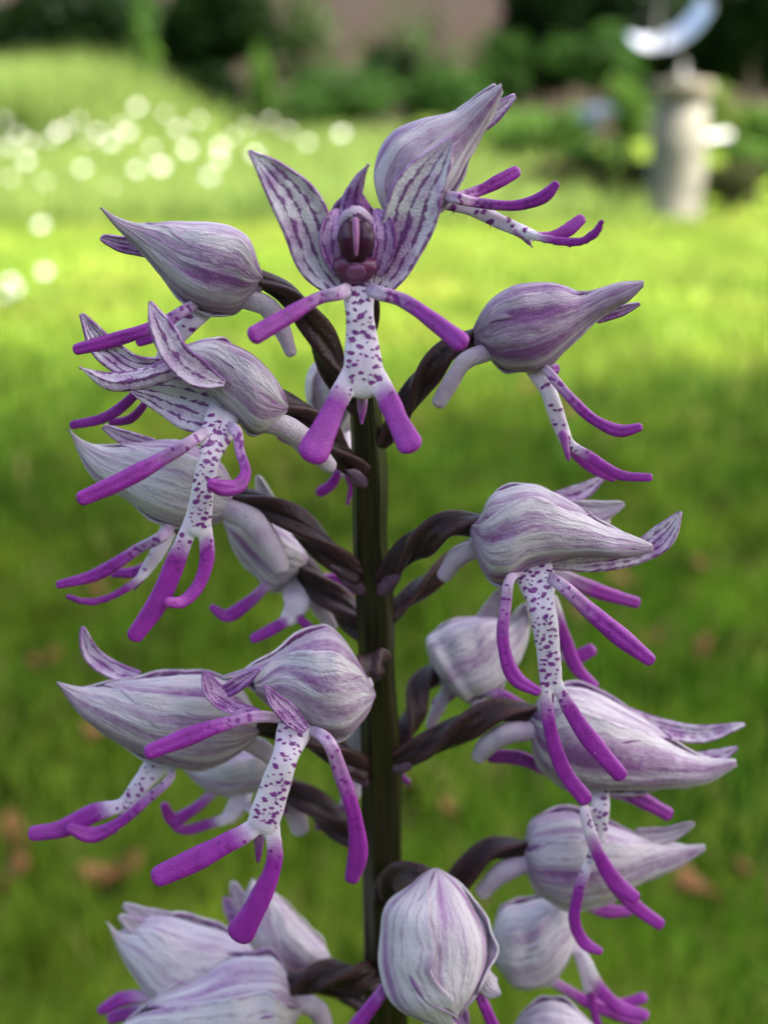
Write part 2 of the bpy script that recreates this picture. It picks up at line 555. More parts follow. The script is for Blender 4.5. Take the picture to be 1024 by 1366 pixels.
def hood(parent, pairs, w0, w1, dr=0.85, roll=0.0, mat='sepal', tm=(0.86, 1.0, 0.95), seed=0, sep=0.1, bow=0.0, inner='inner', low=-104):
    """helmet of three sepals lofted through (top, bottom) outline pairs from base to tip.
    dorsal sepal over the top, one side sepal towards the viewer, one behind."""
    r_ = random.Random(seed + 11)
    P = np.array([[a[0], a[1], b[0], b[1]] for a, b in pairs], float)
    c0 = (P[0, :2] + P[0, 2:]) / 2; c1 = (P[1, :2] + P[1, 2:]) / 2
    h0 = np.linalg.norm(P[0, :2] - P[0, 2:]) / 2
    d = (c0 - c1) / (np.linalg.norm(c0 - c1) + 1e-6)
    ax = (P[0, :2] - P[0, 2:]) / (2 * h0 + 1e-6)
    q = c0 + d * h0 * 0.45
    P = np.vstack([[*(q + ax * h0 * 0.3), *(q - ax * h0 * 0.3)], P])
    mid = np.stack([(P[:, 0] + P[:, 2]) / 2, (P[:, 1] + P[:, 3]) / 2], 1)
    n = 54
    Q = cr(np.hstack([mid, P]), n)
    top, bot = Q[:, 2:4], Q[:, 4:6]
    cen = (top + bot) / 2; half = np.linalg.norm(top - bot, axis=1) / 2
    t = np.linspace(0, 1, n)
    w = w0 + (w1 - w0) * t + bow * np.sin(np.pi * t)
    C = W(cen[:, 0], cen[:, 1], w)
    H = np.maximum(half, 1.2) * depth_of(cen[:, 1], w) / FPX
    E1 = W(top[:, 0], top[:, 1], w) - W(bot[:, 0], bot[:, 1], w)
    E1 = norm(E1)
    T = norm(np.gradient(C, axis=0))
    E2 = norm(np.cross(T, E1))
    view = norm(CAMP - C)
    sg = np.sign((E2 * view).sum(1)); sg[sg == 0] = 1
    E2 = E2 * np.sign(np.median(sg))
    out = []
    specs = [('dorsal_sepal', 90, 66, 0.955, tm[0], 1), ('side_sepal', -28, 76, 1.045, tm[1], 2), ('side_sepal', 208, 76, 1.045, tm[2], 3)]
    m = 37
    for name, cphi, dphi, rs, tmax, k in specs:
        s = np.linspace(-1, 1, m)
        ph = r_.random() * 6.3
        V = []; uv = []; fu = []; nr_ = r_.uniform(6.5, 9)
        nn = 60
        tt = np.linspace(0, tmax, nn)
        for i in range(nn):
            x = tt[i] * (n - 1); a = min(int(x), n - 2); f = x - a
            L = lambda A: A[a] * (1 - f) + A[a + 1] * f
            c, h, e1, e2 = L(C), L(H), norm(L(E1)), norm(L(E2))
            rel = tt[i] / tmax
            g = 1.0 - 0.30 * smooth(0.55, 1.0, rel)
            if tmax < 0.97:                       # this sepal ends before the tip: draw it to a point
                g *= math.sqrt(max(1e-3, 1 - smooth(0.70, 1.0, rel) ** 1.5))
            g *= (0.75 + 0.25 * smooth(0, 0.2, rel))
            edge = 1 + 0.035 * np.sin(tt[i] * 17 + ph) * np.abs(s) ** 3
            close = smooth(0.5, 0.9, rel) if k > 1 else 0.0
            cs_ = cphi + (14 if k == 2 else -14) * close * (1 if k != 1 else 0)
            phi = np.radians(cs_ + roll + dphi * (g + 0.45 * close) * s * edge)
            fur = np.cos(s * nr_ + ph + 0.9 * np.sin(tt[i] * 4 + ph) + 0.9 * np.sin(s * 2.3 + ph * 2)) * (0.55 + 0.45 * math.sin(tt[i] * 7 + ph * 3))
            rr = rs * (1 + 0.085 * np.abs(s) ** 6 + 0.03 * np.abs(s) ** 4 * math.sin(tt[i] * 26 + ph) - 0.022 * np.clip(fur, -0.2, 1) * smooth(0, .2, rel) * (1 - .6 * smooth(.7, 1, rel))
                       + 0.020 * np.sin(tt[i] * 9 + s * 3 + ph) + 0.014 * np.sin(tt[i] * 21 - s * 4 + ph * 2) * np.abs(s) + 0.03 * np.exp(-(s / 0.12) ** 2) * smooth(.0, .4, rel))
            spread = sep * smooth(0.55, 1.0, rel) * h
            cd = np.radians(cphi + roll)
            push = (e1 * math.sin(cd) + e2 * math.cos(cd)) * spread
            V.append(c + push + e1 * (np.sin(phi) * h * rr)[:, None] + e2 * (np.cos(phi) * h * dr * rr)[:, None])
            uv.append(np.stack([(s + 1) / 2, np.full(m, rel)], 1)); fu.append(np.clip(fur, 0, 1) ** 2 * smooth(0.0, 0.12, rel) * (1 - 0.5 * smooth(0.75, 1, rel)) + (0.6 if k == 1 else -0.9) * smooth(0.62, 0.9, np.abs(s)) + 0.5 * (1 - smooth(0, 0.16, rel)))  # seam shadow put into the colour: dorsal margins darker, side margins paler
        V = np.concatenate(V); uv = np.concatenate(uv)
        F = grid_faces(nn, m, False)
        mi = (nn // 3) * m + m // 2
        a_, b_, c_, d_ = F[(nn // 3) * (m - 1) + m // 2]
        nv = np.cross(V[b_] - V[a_], V[d_] - V[a_])
        if np.dot(nv, V[a_] - C[n // 3]) < 0:
            F = [f_[::-1] for f_ in F]
        o = link_mesh(name, V, F, M[mat], parent, uvs=uv, mat2=M[inner], attrs={'furrow': np.concatenate(fu)})
        solidify(o, 0.0002)
        out.append(o)
    return out

def rand_spots(r_, n, t0, t1, smax=0.8, r0=0.00012, r1=0.00025, asp=2.5, dmin=0.16):
    out = []
    for _ in range(n * 12):
        t, q = r_.uniform(t0, t1), r_.uniform(-smax, smax)
        if all(math.hypot((t - a) * asp, (q - b) * 0.5) > dmin for a, b, c in out):
            out.append((t, q, r_.uniform(r0, r1)))
        if len(out) >= n: break
    return out

# ------------------------------------------------------------------ the orchid
STEM = [(470, 330, 0, 11), (478, 420, 0, 15), (488, 560, 0, 20), (493, 640, 0, 22.5), (493, 720, 0, 21.5), (500, 800, 0, 24), (503, 900, 0, 23), (509, 1010, 0, 25.5), (510, 1100, 0, 25), (517, 1366, 0, 26)]
base_pt = W(np.array([517.0]), np.array([1366.0]), np.array([0.0]))[0].copy()
gx, gy = base_pt[0], base_pt[1]
orchid = empty('orchid_plant', (gx, gy, 0))
tag(orchid, 'flowering orchid spike with lilac hooded blooms and purple figure-shaped lips on a dark stem', 'orchid')

Vs, Fs, uvs_, *_ = sweep_geo(STEM, n=60, m=32, flat=0.95, ridges=5, ridge_amp=0.10, twist=0.6, cap1=False, wob=0.015)
link_mesh('stem', Vs, Fs, M['stem'], orchid, uvs=uvs_)
# stem goes on to the ground below the frame
nz = 24
zz = np.linspace(base_pt[2] + 0.0005, -0.01, nz)
rad = np.linspace(26, 44, nz) * depth_of(1366, 0) / FPX
V = []
for z_, r0 in zip(zz, rad):
    a = np.linspace(0, 2 * np.pi, 32, endpoint=False)
    V.append(np.stack([gx + r0 * np.cos(a), gy + r0 * np.sin(a), np.full(32, z_)], 1))
V = np.concatenate(V)
uvb = np.stack([np.tile(np.arange(32) / 32, nz), np.repeat(np.linspace(0, 3, nz), 32)], 1)
link_mesh('lower_stem', V, grid_faces(nz, 32, True), M['stem'], orchid, uvs=uvb)

def lip_union(parent, body, legs, tooth, r_, nspots, seed):
    """body, legs and tooth of the lip grown together into one smooth skin"""
    G = [('b', sweep_geo(body, n=70, m=28, flat=0.45, groove=0.15, seed=seed))]
    for k, l in enumerate(legs):
        l = [(*q[:3], q[3] * (0.9 if z < len(l) - 1 else 1.0)) for z, q in enumerate(l)]
        G.append(('l', sweep_geo(l, n=50, m=26, flat=0.34, groove=0.16, seed=seed + 5 + k)))
    if tooth:
        G.append(('t', sweep_geo(tooth, n=14, m=12, flat=0.7, seed=seed)))
    V = []; F = []; o_ = 0
    for _, g in G:
        V.append(g[0]); F += [tuple(q + o_ for q in f) for f in g[1]]; o_ += len(g[0])
    V = np.concatenate(V); org = V.mean(0)
    K = 1000.0                                   # remesh at millimetre scale
    me = bpy.data.meshes.new('tmp'); me.from_pydata(((V - org) * K).tolist(), [], F)
    ob = bpy.data.objects.new('tmp', me); col.objects.link(ob)
    md = ob.modifiers.new('r', 'REMESH'); md.mode = 'VOXEL'; md.voxel_size = 0.11 if nspots > 8 else 0.15
    md = ob.modifiers.new('s', 'SMOOTH'); md.factor = 0.5; md.iterations = 9 if nspots > 8 else 6
    dg = bpy.context.evaluated_depsgraph_get()
    ev = ob.evaluated_get(dg).to_mesh()
    nv = len(ev.vertices); co = np.empty(nv * 3, np.float32); ev.vertices.foreach_get('co', co)
    V2 = co.reshape(-1, 3).astype(float) / K + org
    F2 = [tuple(p.vertices) for p in ev.polygons]
    bpy.data.objects.remove(ob); bpy.data.meshes.remove(me)
    num = np.zeros(len(V2)); den = np.zeros(len(V2))
    for kind, g in G:
        C, R = g[3], g[6]
        d = np.linalg.norm(V2[:, None, :] - C[None], axis=2)
        i = d.argmin(1); t = i / (len(C) - 1)
        w = (R[i] / (d[np.arange(len(V2)), i] + 1e-6)) ** 3
        p = 0.0 * t if kind == 'b' else (smooth(0.24, 0.56, t) if kind == 'l' else np.full(len(t), 0.8))
        num += w * p; den += w
    pur = num / den
    sp_ = np.zeros(len(V2)); centres = []
    if nspots:
        C, S, Nn, R = G[0][1][3], G[0][1][4], G[0][1][5], G[0][1][6]
        n = len(C); ln = np.linalg.norm(C[-1] - C[0])
        pts = []
        for _ in range(nspots * 30):
            t = r_.uniform(0.2, 0.99); q = r_.choice([-1, 1]) * abs(r_.gauss(0.42, 0.26))
            if abs(q) > 0.92: continue
            rad = r_.choice([0.0001, 0.00014, 0.00018, 0.00023, 0.00028]) * r_.uniform(.9, 1.15) * (1.15 - 0.3 * t)
            i = int(t * (n - 1))
            c = C[i] + S[i] * R[i] * q
            if any(np.linalg.norm(c - p_) < (rad + r2) * 1.05 + 0.00002 for p_, r2 in pts): continue
            pts.append((c, rad))
            d = V2 - c
            fr = d @ Nn[i] > -0.0001
            a = d @ S[i]; b = d @ np.cross(S[i], Nn[i])
            ang = r_.uniform(-0.7, 0.7)
            a2 = a * math.cos(ang) + b * math.sin(ang); b2 = -a * math.sin(ang) + b * math.cos(ang)
            dd = np.sqrt((a2 / 1.35) ** 2 + (b2 / 0.8) ** 2)
            near = (np.abs(d @ Nn[i]) < R[i] * 1.2)
            sp_ = np.maximum(sp_, (1 - smooth(rad * 0.5, rad * 1.5, dd)) * fr * near * r_.uniform(0.8, 1.0))
            top = np.where(fr & near & (dd < rad))[0]
            if len(top):
                centres.append((V2[top].mean(0), norm(Nn[i] + S[i] * q * 0.8), rad * 1.15))
            if len(pts) >= nspots * 1.5: break
    if nspots > 8:
        for kind, g in G:
            if kind != 'l': continue
            C, S, Nn, R = g[3], g[4], g[5], g[6]
            for _ in range(7):
                i = int(r_.uniform(0.2, 0.62) ** 1.0 * (len(C) - 1)); q = r_.uniform(-.7, .7); rad = r_.uniform(0.00009, 0.00022)
                c = C[i] + S[i] * R[i] * q; d = V2 - c
                sp_ = np.maximum(sp_, (1 - smooth(rad * 0.5, rad * 1.5, np.linalg.norm(d - (d @ Nn[i])[:, None] * Nn[i], axis=1))) * (d @ Nn[i] > -0.0001) * (np.abs(d @ Nn[i]) < R[i]))
    o = link_mesh('lip', V2, F2, M['lip'], parent, attrs={'purple': pur, 'spot': sp_})
    return centres

flower_count = [0]
def flower(stalk=None, spur=None, hoodp=None, petals=(), body=None, arms=(), legs=(), tooth=None, at=None, seed=0, nspots=26, label=None, bracts=()):
    r_ = random.Random(seed)
    flower_count[0] += 1
    # the core where stalk, hood, spur and lip join
    x, y, w, r = at
    V, F, uv, *_ = sweep_geo([(x - r * .4, y, w, r * .8), (x, y, w, r), (x + r * .4, y, w, r * .8)], n=8, m=14, flat=0.9)
    f = link_mesh('flower', V, F, M['spur'], orchid, uvs=uv)
    if label: f['label'] = label
    if stalk:
        stalk = [(*q[:3], q[3] * 0.92) for q in stalk]
        tube('flower_stalk', stalk, M['stalk'], f, n=80, m=48, flat=0.9, ridges=3, ridge_amp=0.27, twist=r_.uniform(3.4, 4.6), wob=0.02, seed=seed)
        xe, ye, we, re_ = stalk[-1]; xp, yp, wp, rp = stalk[-2]
        if we >= 1:
            sg = 1 if xp > 512 else -1
            q = lambda k, dy, hw, dw: (xe + (xp - xe) * k, ye + (yp - ye) * k + dy, max(we, 1.2) + (wp - we) * k + dw, hw)
            blade('bract', [q(-0.25, 10, 9, 0.4), q(0.05, 12, 11, 0.8), q(0.32, 13, 8, 0.9), q(0.6, 16, 1.5, 0.8)], f, M['bract'], cup=-0.5, seed=seed, n=20, m=11)
    if spur:
        spur = [(*q[:3], q[3] * (0.9 if z < len(spur) - 1 else 0.82)) for z, q in enumerate(spur)]
        tube('spur', spur, M['spur'], f, n=30, m=18, flat=0.8, seed=seed)
    if hoodp:
        hood(f, seed=seed, **hoodp)
    for i, p in enumerate(petals):
        p = dict(p)
        p.setdefault('mat', 'petal'); mm = M[p.pop('mat')]; m2 = p.pop('mat2', None)
        nm = p.pop('name', 'petal')
        blade(nm, p.pop('pts'), f, mm, M[m2] if m2 else None, seed=seed + i, **p)
    cs = []
    if body:
        b0, b1 = body[0], body[1]; bb = b0
        dx, dy = b0[0] - b1[0], b0[1] - b1[1]; dl = math.hypot(dx, dy)
        body = [(b0[0] + dx / dl * 42, b0[1] + dy / dl * 42, b0[2] - 4.0, b0[3] * 0.7), (b0[0], b0[1], b0[2] - 1.2, b0[3])] + list(body[1:])
        e0, e1 = body[-2], body[-1]
        body = body[:-1] + [(e1[0], e1[1], e1[2], e1[3] * 0.86)]
        h0 = [(body[-3][k] + body[-2][k]) / 2 for k in range(4)]
        legs = [[(l[0][0] * .45 + h0[0] * .55, h0[1] * .8 + l[0][1] * .2, h0[2] - 0.15, min(l[0][3] * 0.7, h0[3] * .6)), (l[0][0] * .85 + e1[0] * .15, l[0][1], l[0][2], l[0][3] * .92)] + list(l[1:]) for l in legs]
        cs = lip_union(f, body, legs, tooth, r_, nspots, seed)
    else:
        for i, a in enumerate(legs):
            lobe('lip_leg', a, f, p0=0.0, p1=0.4, seed=seed + 5 + i, flat=0.5, n=40, m=20)
    for i, a in enumerate(arms):
        if body:
            a = [(a[0][0] * .4 + bb[0] * .6, a[0][1] * .5 + bb[1] * .5 - 4, bb[2] - 1.6, a[0][3] * .8), (*a[0][:2], min(a[0][2], bb[2] + 0.2), a[0][3])] + list(a[1:])
        a = [(*q[:3], q[3] * (0.84 if z < len(a) - 2 else 0.95)) for z, q in enumerate(a)]
        sp_ = rand_spots(r_, 11, 0.15, 0.75, 0.7, 0.00014, 0.00028) if nspots else None
        o, c = lobe('lip_arm', a, f, p0=0.05, p1=0.72, seed=seed + 3 + i, flat=0.52, spots=sp_, groove=0.25, base=0.3, n=50, m=24)
    if cs:
        tufts(f, cs, seed)
    return f

# ---- F1: the open bloom that faces the viewer at the top
W_SHIFT = 4.0
f1 = flower(
    seed=1, at=(475, 335, 9.5, 26), nspots=34,
    label='wide open bloom showing its striped inside and dark throat',
    stalk=[(475, 330, 9, 16), (478, 345, 5, 17), (483, 395, 1.5, 14), (486, 450, 0, 10)],
    petals=[
        dict(name='side_sepal', pts=[(452, 384, 13.5, 16), (428, 352, 13.6, 26), (412, 310, 13.8, 31), (394, 268, 14.2, 30), (364, 232, 14.4, 19), (332, 201, 14.6, 3)], mat='inner', mat2='sepal', cup=0.28, m=21, n=48),
        dict(name='side_sepal', pts=[(503, 386, 13.5, 15), (523, 350, 13.6, 27), (540, 308, 13.8, 34), (556, 262, 14.2, 33), (580, 222, 14.4, 23), (604, 182, 14.6, 4)], mat='inner', mat2='sepal', cup=0.28, m=21, n=48),
        dict(name='dorsal_sepal', pts=[(474, 372, 8.6, 26), (474, 330, 7.4, 42), (473, 290, 8.6, 40), (473, 268, 10.2, 28), (476, 254, 11.5, 10)], mat='petal', mat2='sepal_pale', cup=0.5, m=21),
        dict(name='petal', pts=[(454, 366, 14, 8), (443, 338, 14.3, 13), (442, 302, 14.2, 13), (450, 278, 13.4, 6)], mat='petal', cup=0.3),
        dict(name='petal', pts=[(499, 366, 14, 8), (510, 338, 14.3, 13), (511, 302, 14.2, 13), (501, 278, 13.4, 6)], mat='petal', cup=0.3),
        dict(name='dorsal_tip', pts=[(472, 286, 12.4, 22), (471, 266, 12.8, 14), (477, 244, 13.4, 8.5), (491, 220, 14, 2)], mat='petal', cup=-0.5),
    ],
    body=[(478, 378, 14.3, 25), (479, 410, 14.8, 20), (482, 450, 15.4, 21), (484, 485, 16, 27), (484, 512, 16.2, 33)],
    arms=[[(463, 386, 14.6, 11), (425, 398, 15.6, 10.5), (380, 424, 17, 12), (340, 447, 18.2, 14)],
          [(495, 386, 14.6, 11), (535, 400, 15.6, 11), (580, 430, 17, 12.5), (614, 457, 18.2, 14)]],
    legs=[[(468, 494, 16.1, 17), (450, 535, 17, 17.5), (434, 570, 18, 20), (418, 603, 19, 22)],
          [(501, 494, 16.1, 17), (516, 530, 17, 17), (532, 565, 18, 18), (546, 592, 19, 19)]],
    tooth=[(483, 515, 15.5, 9), (483, 545, 15.6, 7), (482, 566, 15.8, 3)])
# throat of F1
tube('anther_cap', [(455, 325, 13.4, 7), (458, 298, 13.8, 9), (474, 284, 14.2, 11), (491, 298, 13.8, 9), (494, 325, 13.4, 7)], M['cap'], f1, n=20, m=18, flat=0.9)
tube('anther_pocket', [(466, 300, 14.3, 10), (463, 316, 14.8, 13), (468, 343, 15.0, 8)], M['dark_throat'], f1, n=18, m=16, flat=0.6)
tube('anther_pocket', [(483, 300, 14.3, 10), (487, 316, 14.8, 13), (481, 343, 15.0, 8)], M['dark_throat'], f1, n=18, m=16, flat=0.6)
tube('column_ridge', [(474, 294, 15.2, 5), (475, 316, 15.6, 4), (475, 340, 15.6, 2.2)], M['ridge'], f1, n=18, m=12, flat=0.8)
tube('stigma', [(474, 343, 13.9, 25), (474, 354, 14.5, 29), (474, 363, 14.3, 25)], M['stigma'], f1, n=24, m=28, flat=0.3)
tube('stigma_pad', [(474, 350, 14.75, 5), (475, 358, 14.95, 11), (475, 364, 14.8, 13)], M['stigma_pad'], f1, n=14, m=16, flat=0.12)

W_SHIFT = 0.0
# ---- F2: top right, hood pointing up
flower(seed=2, at=(545, 285, 3, 16), nspots=6,
    stalk=[(528, 290, 3, 13), (510, 320, 2.5, 15), (498, 380, 1, 15), (488, 450, 0, 10)],
    hoodp=dict(pairs=[((512, 283), (542, 293)), ((499, 248), (570, 288)), ((501, 210), (590, 272)), ((521, 176), (607, 246)), ((560, 159), (622, 214)), ((604, 150), (638, 186)), ((640, 129), (656, 154)), ((668, 111), (671, 122))], w0=3, w1=5, mat='sepal', tm=(0.9, 1.0, 0.97), sep=0.1),
    petals=[dict(pts=[(625, 175, 2.5, 12), (655, 155, 2.6, 10), (687, 127, 2.8, 3)], mat='petal_pink', name='petal'),
            dict(pts=[(610, 158, 3.5, 8), (640, 136, 4.2, 8), (661, 114, 4.5, 3)], mat='sepal', name='petal')],
    body=[(582, 266, 3.5, 11), (630, 279, 4.5, 11), (675, 300, 5.5, 10), (712, 315, 6, 10)],
    arms=[[(596, 262, 2.5, 7), (640, 254, 2, 9), (668, 240, 1.8, 10), (688, 229, 1.6, 8)],
          [(590, 260, 5, 7), (640, 271, 6, 8), (700, 272, 7, 9), (728, 260, 7.4, 9), (741, 246, 7.6, 6)]],
    legs=[[(700, 310, 5.6, 8), (735, 315, 5.2, 9), (758, 306, 5, 12), (775, 292, 4.8, 9)],
          [(700, 311, 6.4, 8), (740, 321, 7, 8), (780, 320, 7.6, 8), (797, 306, 7.8, 8), (802, 295, 8, 5)]],
    tooth=[(688, 308, 6, 5), (703, 322, 6.3, 4), (711, 331, 6.5, 2)])

# ---- F3: upper left
flower(seed=3, at=(338, 380, 3, 14), nspots=10,
    stalk=[(343, 372, 3, 11), (385, 392, 3, 14), (418, 435, 2.2, 18), (445, 490, 1.2, 18), (478, 545, 0.3, 12)],
    spur=[(322, 398, 3.6, 14), (355, 408, 3.6, 16), (376, 440, 3.2, 13), (388, 470, 3.0, 10)],
    hoodp=dict(pairs=[((347, 356), (342, 386)), ((338, 328), (322, 409)), ((315, 305), (286, 414)), ((280, 295), (254, 403)), ((236, 296), (222, 374)), ((195, 299), (186, 332)), ((160, 291), (156, 304)), ((135, 276), (137, 282))], w0=3, w1=5, mat='sepal', tm=(0.72, 1.0, 0.9)),
    petals=[dict(pts=[(205, 330, 3, 12), (165, 326, 3.2, 9), (135, 317, 3.6, 4)], mat='petal', cup=0.3)],
    body=[(285, 402, 3.5, 14), (255, 428, 4, 14), (232, 455, 4.2, 11), (215, 475, 4, 9)],
    arms=[[(268, 402, 5.5, 7), (215, 432, 6.2, 10), (150, 454, 6.8, 10), (103, 466, 7.2, 8)],
          [(240, 418, 2, 7), (208, 448, 1.5, 8), (186, 456, 1.5, 7)]],
    legs=[[(222, 465, 4, 8), (190, 515, 3.8, 8), (140, 557, 3.6, 9), (97, 567, 3.6, 7)],
          [(228, 465, 3, 7), (196, 535, 2.6, 7), (172, 560, 2.4, 8), (148, 563, 2.2, 6)]])

# ---- F4: left, hood open towards the viewer's left
flower(seed=4, at=(362, 555, 7, 16), nspots=40,
    stalk=[(370, 535, 6.5, 14), (408, 553, 5, 17), (448, 598, 2.5, 17), (482, 630, 1.2, 13)],
    spur=[(352, 560, 7.6, 17), (385, 572, 7.2, 18), (418, 600, 6, 17), (440, 622, 5.4, 13)],
    hoodp=dict(pairs=[((378, 520), (372, 560)), ((352, 484), (343, 578)), ((316, 459), (309, 549)), ((282, 452), (268, 512)), ((246, 461), (238, 492)), ((214, 474), (212, 488))], w0=7, w1=9, mat='sepal', tm=(1.0, 0.95, 0.85), low=-90),
    petals=[dict(name='sepal_tip', pts=[(300, 512, 10.4, 3), (266, 500, 11.0, 17), (238, 476, 11.2, 17), (216, 440, 11, 15), (200, 402, 10.6, 3)], mat='petal_pink', mat2='sepal', cup=0.5, fold=0.25),
            dict(name='sepal_tip', pts=[(225, 492, 6, 12), (172, 488, 6.4, 15), (138, 462, 6.6, 15), (109, 419, 7, 3)], mat='inner', mat2='sepal', cup=0.5),
            dict(name='petal', pts=[(250, 484, 9.6, 13), (200, 502, 9.8, 14), (150, 509, 10, 13), (106, 490, 10.2, 2)], mat='petal_pink', cup=-0.2, fold=0.2),
            dict(name='lip_floor', pts=[(318, 565, 8.2, 22), (270, 545, 8.0, 34), (215, 527, 7.8, 24), (170, 518, 7.6, 5)], mat='inner_floor', cup=0.15)],
    body=[(293, 568, 10.6, 24), (280, 610, 11.6, 15), (271, 655, 12.2, 16), (265, 706, 12.6, 19)],
    arms=[[(272, 578, 10.8, 9), (215, 613, 12.4, 12), (155, 645, 13.6, 13), (110, 665, 14.2, 11)],
          [(312, 572, 10.6, 9), (320, 602, 12, 8), (327, 634, 13.4, 9), (318, 648, 14.2, 12), (298, 651, 14.8, 12), (282, 646, 15.2, 9)]],
    legs=[[(254, 694, 12.4, 13), (236, 745, 13, 15), (210, 805, 13.8, 17), (180, 848, 14.6, 12)],
          [(274, 694, 12.4, 12), (276, 745, 13, 12), (262, 785, 13.8, 11), (240, 804, 14.6, 10), (224, 803, 15.2, 8)]])

# ---- F5: left, behind F4
flower(seed=5, at=(305, 670, 0.5, 14), nspots=6,
    stalk=[(313, 660, 1, 11), (365, 677, 1.8, 16), (418, 717, 1.8, 18), (474, 768, 1.2, 15)],
    spur=[(296, 676, 1.5, 17), (335, 694, 2.2, 19), (362, 730, 2.6, 18), (374, 757, 2.6, 14)],
    hoodp=dict(pairs=[((314, 650), (313, 684)), ((300, 621), (290, 697)), ((270, 598), (240, 699)), ((234, 585), (203, 688)), ((190, 591), (165, 661)), ((146, 594), (126, 638)), ((110, 586), (105, 604)), ((92, 572), (94, 577))], w0=0.5, w1=2, mat='sepal_pale', tm=(0.7, 1.0, 0.9)),
    petals=[dict(pts=[(205, 594, 0.5, 7), (168, 584, 0.6, 8), (138, 569, 0.8, 3)], mat='petal_pink')],
    body=[(230, 696, 1.5, 12), (212, 735, 2, 11), (192, 765, 2.2, 9)],
    arms=[[(228, 700, 3, 7), (180, 735, 3.6, 9), (125, 768, 4, 9), (79, 780, 4.2, 6)],
          [(215, 738, 0.5, 7), (180, 763, 0, 8), (152, 765, 0, 6)]],
    legs=[[(195, 762, 2.4, 8), (160, 790, 3, 7), (118, 803, 3.4, 6.5), (90, 796, 3.6, 5)]],
    tooth=[(192, 768, 2, 5), (184, 780, 2, 4), (179, 788, 2, 2)])

# ---- F6: upper right
flower(seed=6, at=(642, 452, 2, 13), nspots=12,
    stalk=[(634, 446, 2, 11), (600, 468, 2, 15), (566, 502, 1.8, 17), (540, 545, 1, 15), (508, 590, 0.6, 10)],
    spur=[(655, 468, 3, 14), (620, 482, 3.2, 13), (600, 512, 3.2, 12.5), (585, 537, 3, 12)],
    hoodp=dict(pairs=[((633, 431), (640, 462)), ((647, 405), (664, 486)), ((676, 383), (694, 493)), ((707, 377), (728, 485)), ((743, 380), (758, 461)), ((772, 391), (787, 433)), ((802, 384), (813, 414)), ((832, 375), (839, 400)), ((858, 374), (858, 382))], w0=2, w1=4, mat='sepal_deep', tm=(0.68, 1.0, 0.9)),
    petals=[dict(pts=[(795, 425, 2, 6), (830, 414, 2.2, 6), (853, 405, 2.4, 2)], mat='petal')],
    body=[(708, 484, 3, 13), (730, 520, 3.6, 12), (744, 560, 4, 11), (756, 592, 4.2, 10)],
    arms=[[(722, 488, 5, 7), (755, 525, 5.6, 8), (795, 562, 6.2, 9), (830, 575, 6.6, 9), (852, 570, 6.8, 6)],
          [(730, 492, 1, 7), (742, 492, 0.5, 7)]],
    legs=[[(752, 585, 3.6, 9), (775, 613, 3.4, 9), (800, 630, 3.2, 9), (818, 637, 3, 7)],
          [(758, 588, 4.6, 8), (790, 612, 5, 9), (828, 634, 5.4, 9), (866, 637, 5.8, 6.5)]],
    tooth=[(750, 578, 5, 7), (755, 600, 5.2, 5), (758, 614, 5.4, 3)])

# ---- F7: right, big nodding hood
flower(seed=7, at=(640, 720, 6, 14), nspots=44,
    stalk=[(642, 698, 5.5, 14), (596, 703, 5, 18), (553, 728, 3.4, 19), (512, 773, 1.4, 12)],
    spur=[(650, 728, 5, 14), (612, 742, 4.6, 15), (592, 768, 4.2, 13)],
    hoodp=dict(pairs=[((640, 688), (629, 722)), ((650, 664), (643, 760)), ((674, 649), (671, 775)), ((709, 643), (705, 757)), ((739, 655), (750, 746)), ((769, 675), (790, 742)), ((800, 695), (825, 743)), ((840, 711), (848, 741)), ((869, 725), (871, 735))], w0=6, w1=7, mat='sepal', tm=(0.72, 1.0, 0.9)),
    petals=[dict(name='sepal_tip', pts=[(725, 752, 5, 6), (790, 750, 5, 11), (850, 737, 5, 14), (887, 711, 5.2, 15), (907, 683, 5.4, 4)], mat='inner', mat2='sepal', cup=0.25)],
    body=[(712, 764, 8.5, 27), (722, 805, 9.4, 19), (730, 860, 10.2, 17), (735, 915, 10.8, 18)],
    arms=[[(686, 766, 8.5, 8), (674, 810, 9.8, 9), (671, 858, 10.8, 10), (690, 907, 11.6, 11), (716, 922, 12, 7)],
          [(736, 772, 8.8, 10), (786, 815, 10.2, 13), (835, 856, 11.2, 14), (866, 880, 11.8, 9)]],
    legs=[[(725, 908, 10.9, 9), (733, 970, 11.8, 11), (753, 1030, 12.4, 13), (780, 1066, 12.8, 11)],
          [(743, 908, 10.9, 10), (768, 960, 11.6, 13), (799, 1002, 12.2, 15), (827, 1034, 12.6, 11)]],
    tooth=[(735, 925, 10, 5), (735, 935, 10, 4), (736, 944, 10, 2)])

# ---- F8: hidden behind F7
flower(seed=8, at=(648, 722, -5, 12), nspots=0,
    stalk=[(645, 720, -5, 11), (600, 752, -3.5, 13), (560, 785, -2, 13), (520, 822, -0.5, 10)],
    hoodp=dict(pairs=[((645, 700), (650, 738)), ((688, 664), (690, 758)), ((740, 662), (740, 752)), ((780, 674), (780, 735)), ((812, 680), (812, 700))], w0=-5, w1=-5, mat='sepal_pale'),
    petals=[dict(pts=[(740, 665, -4, 8), (775, 656, -4, 10), (805, 637, -4, 3)], mat='petal_pink'),
            dict(pts=[(760, 678, -3, 10), (800, 681, -3, 12), (832, 672, -3, 4)], mat='sepal_pale')],
    arms=[[(735, 760, -3.5, 9), (795, 788, -3, 11), (848, 804, -3, 8)]],
    legs=[[(735, 800, -4, 9), (752, 850, -4, 9), (768, 890, -4, 9), (792, 916, -4, 7)], [(752, 875, -5, 7), (770, 876, -5, 9), (788, 867, -5, 9)]])

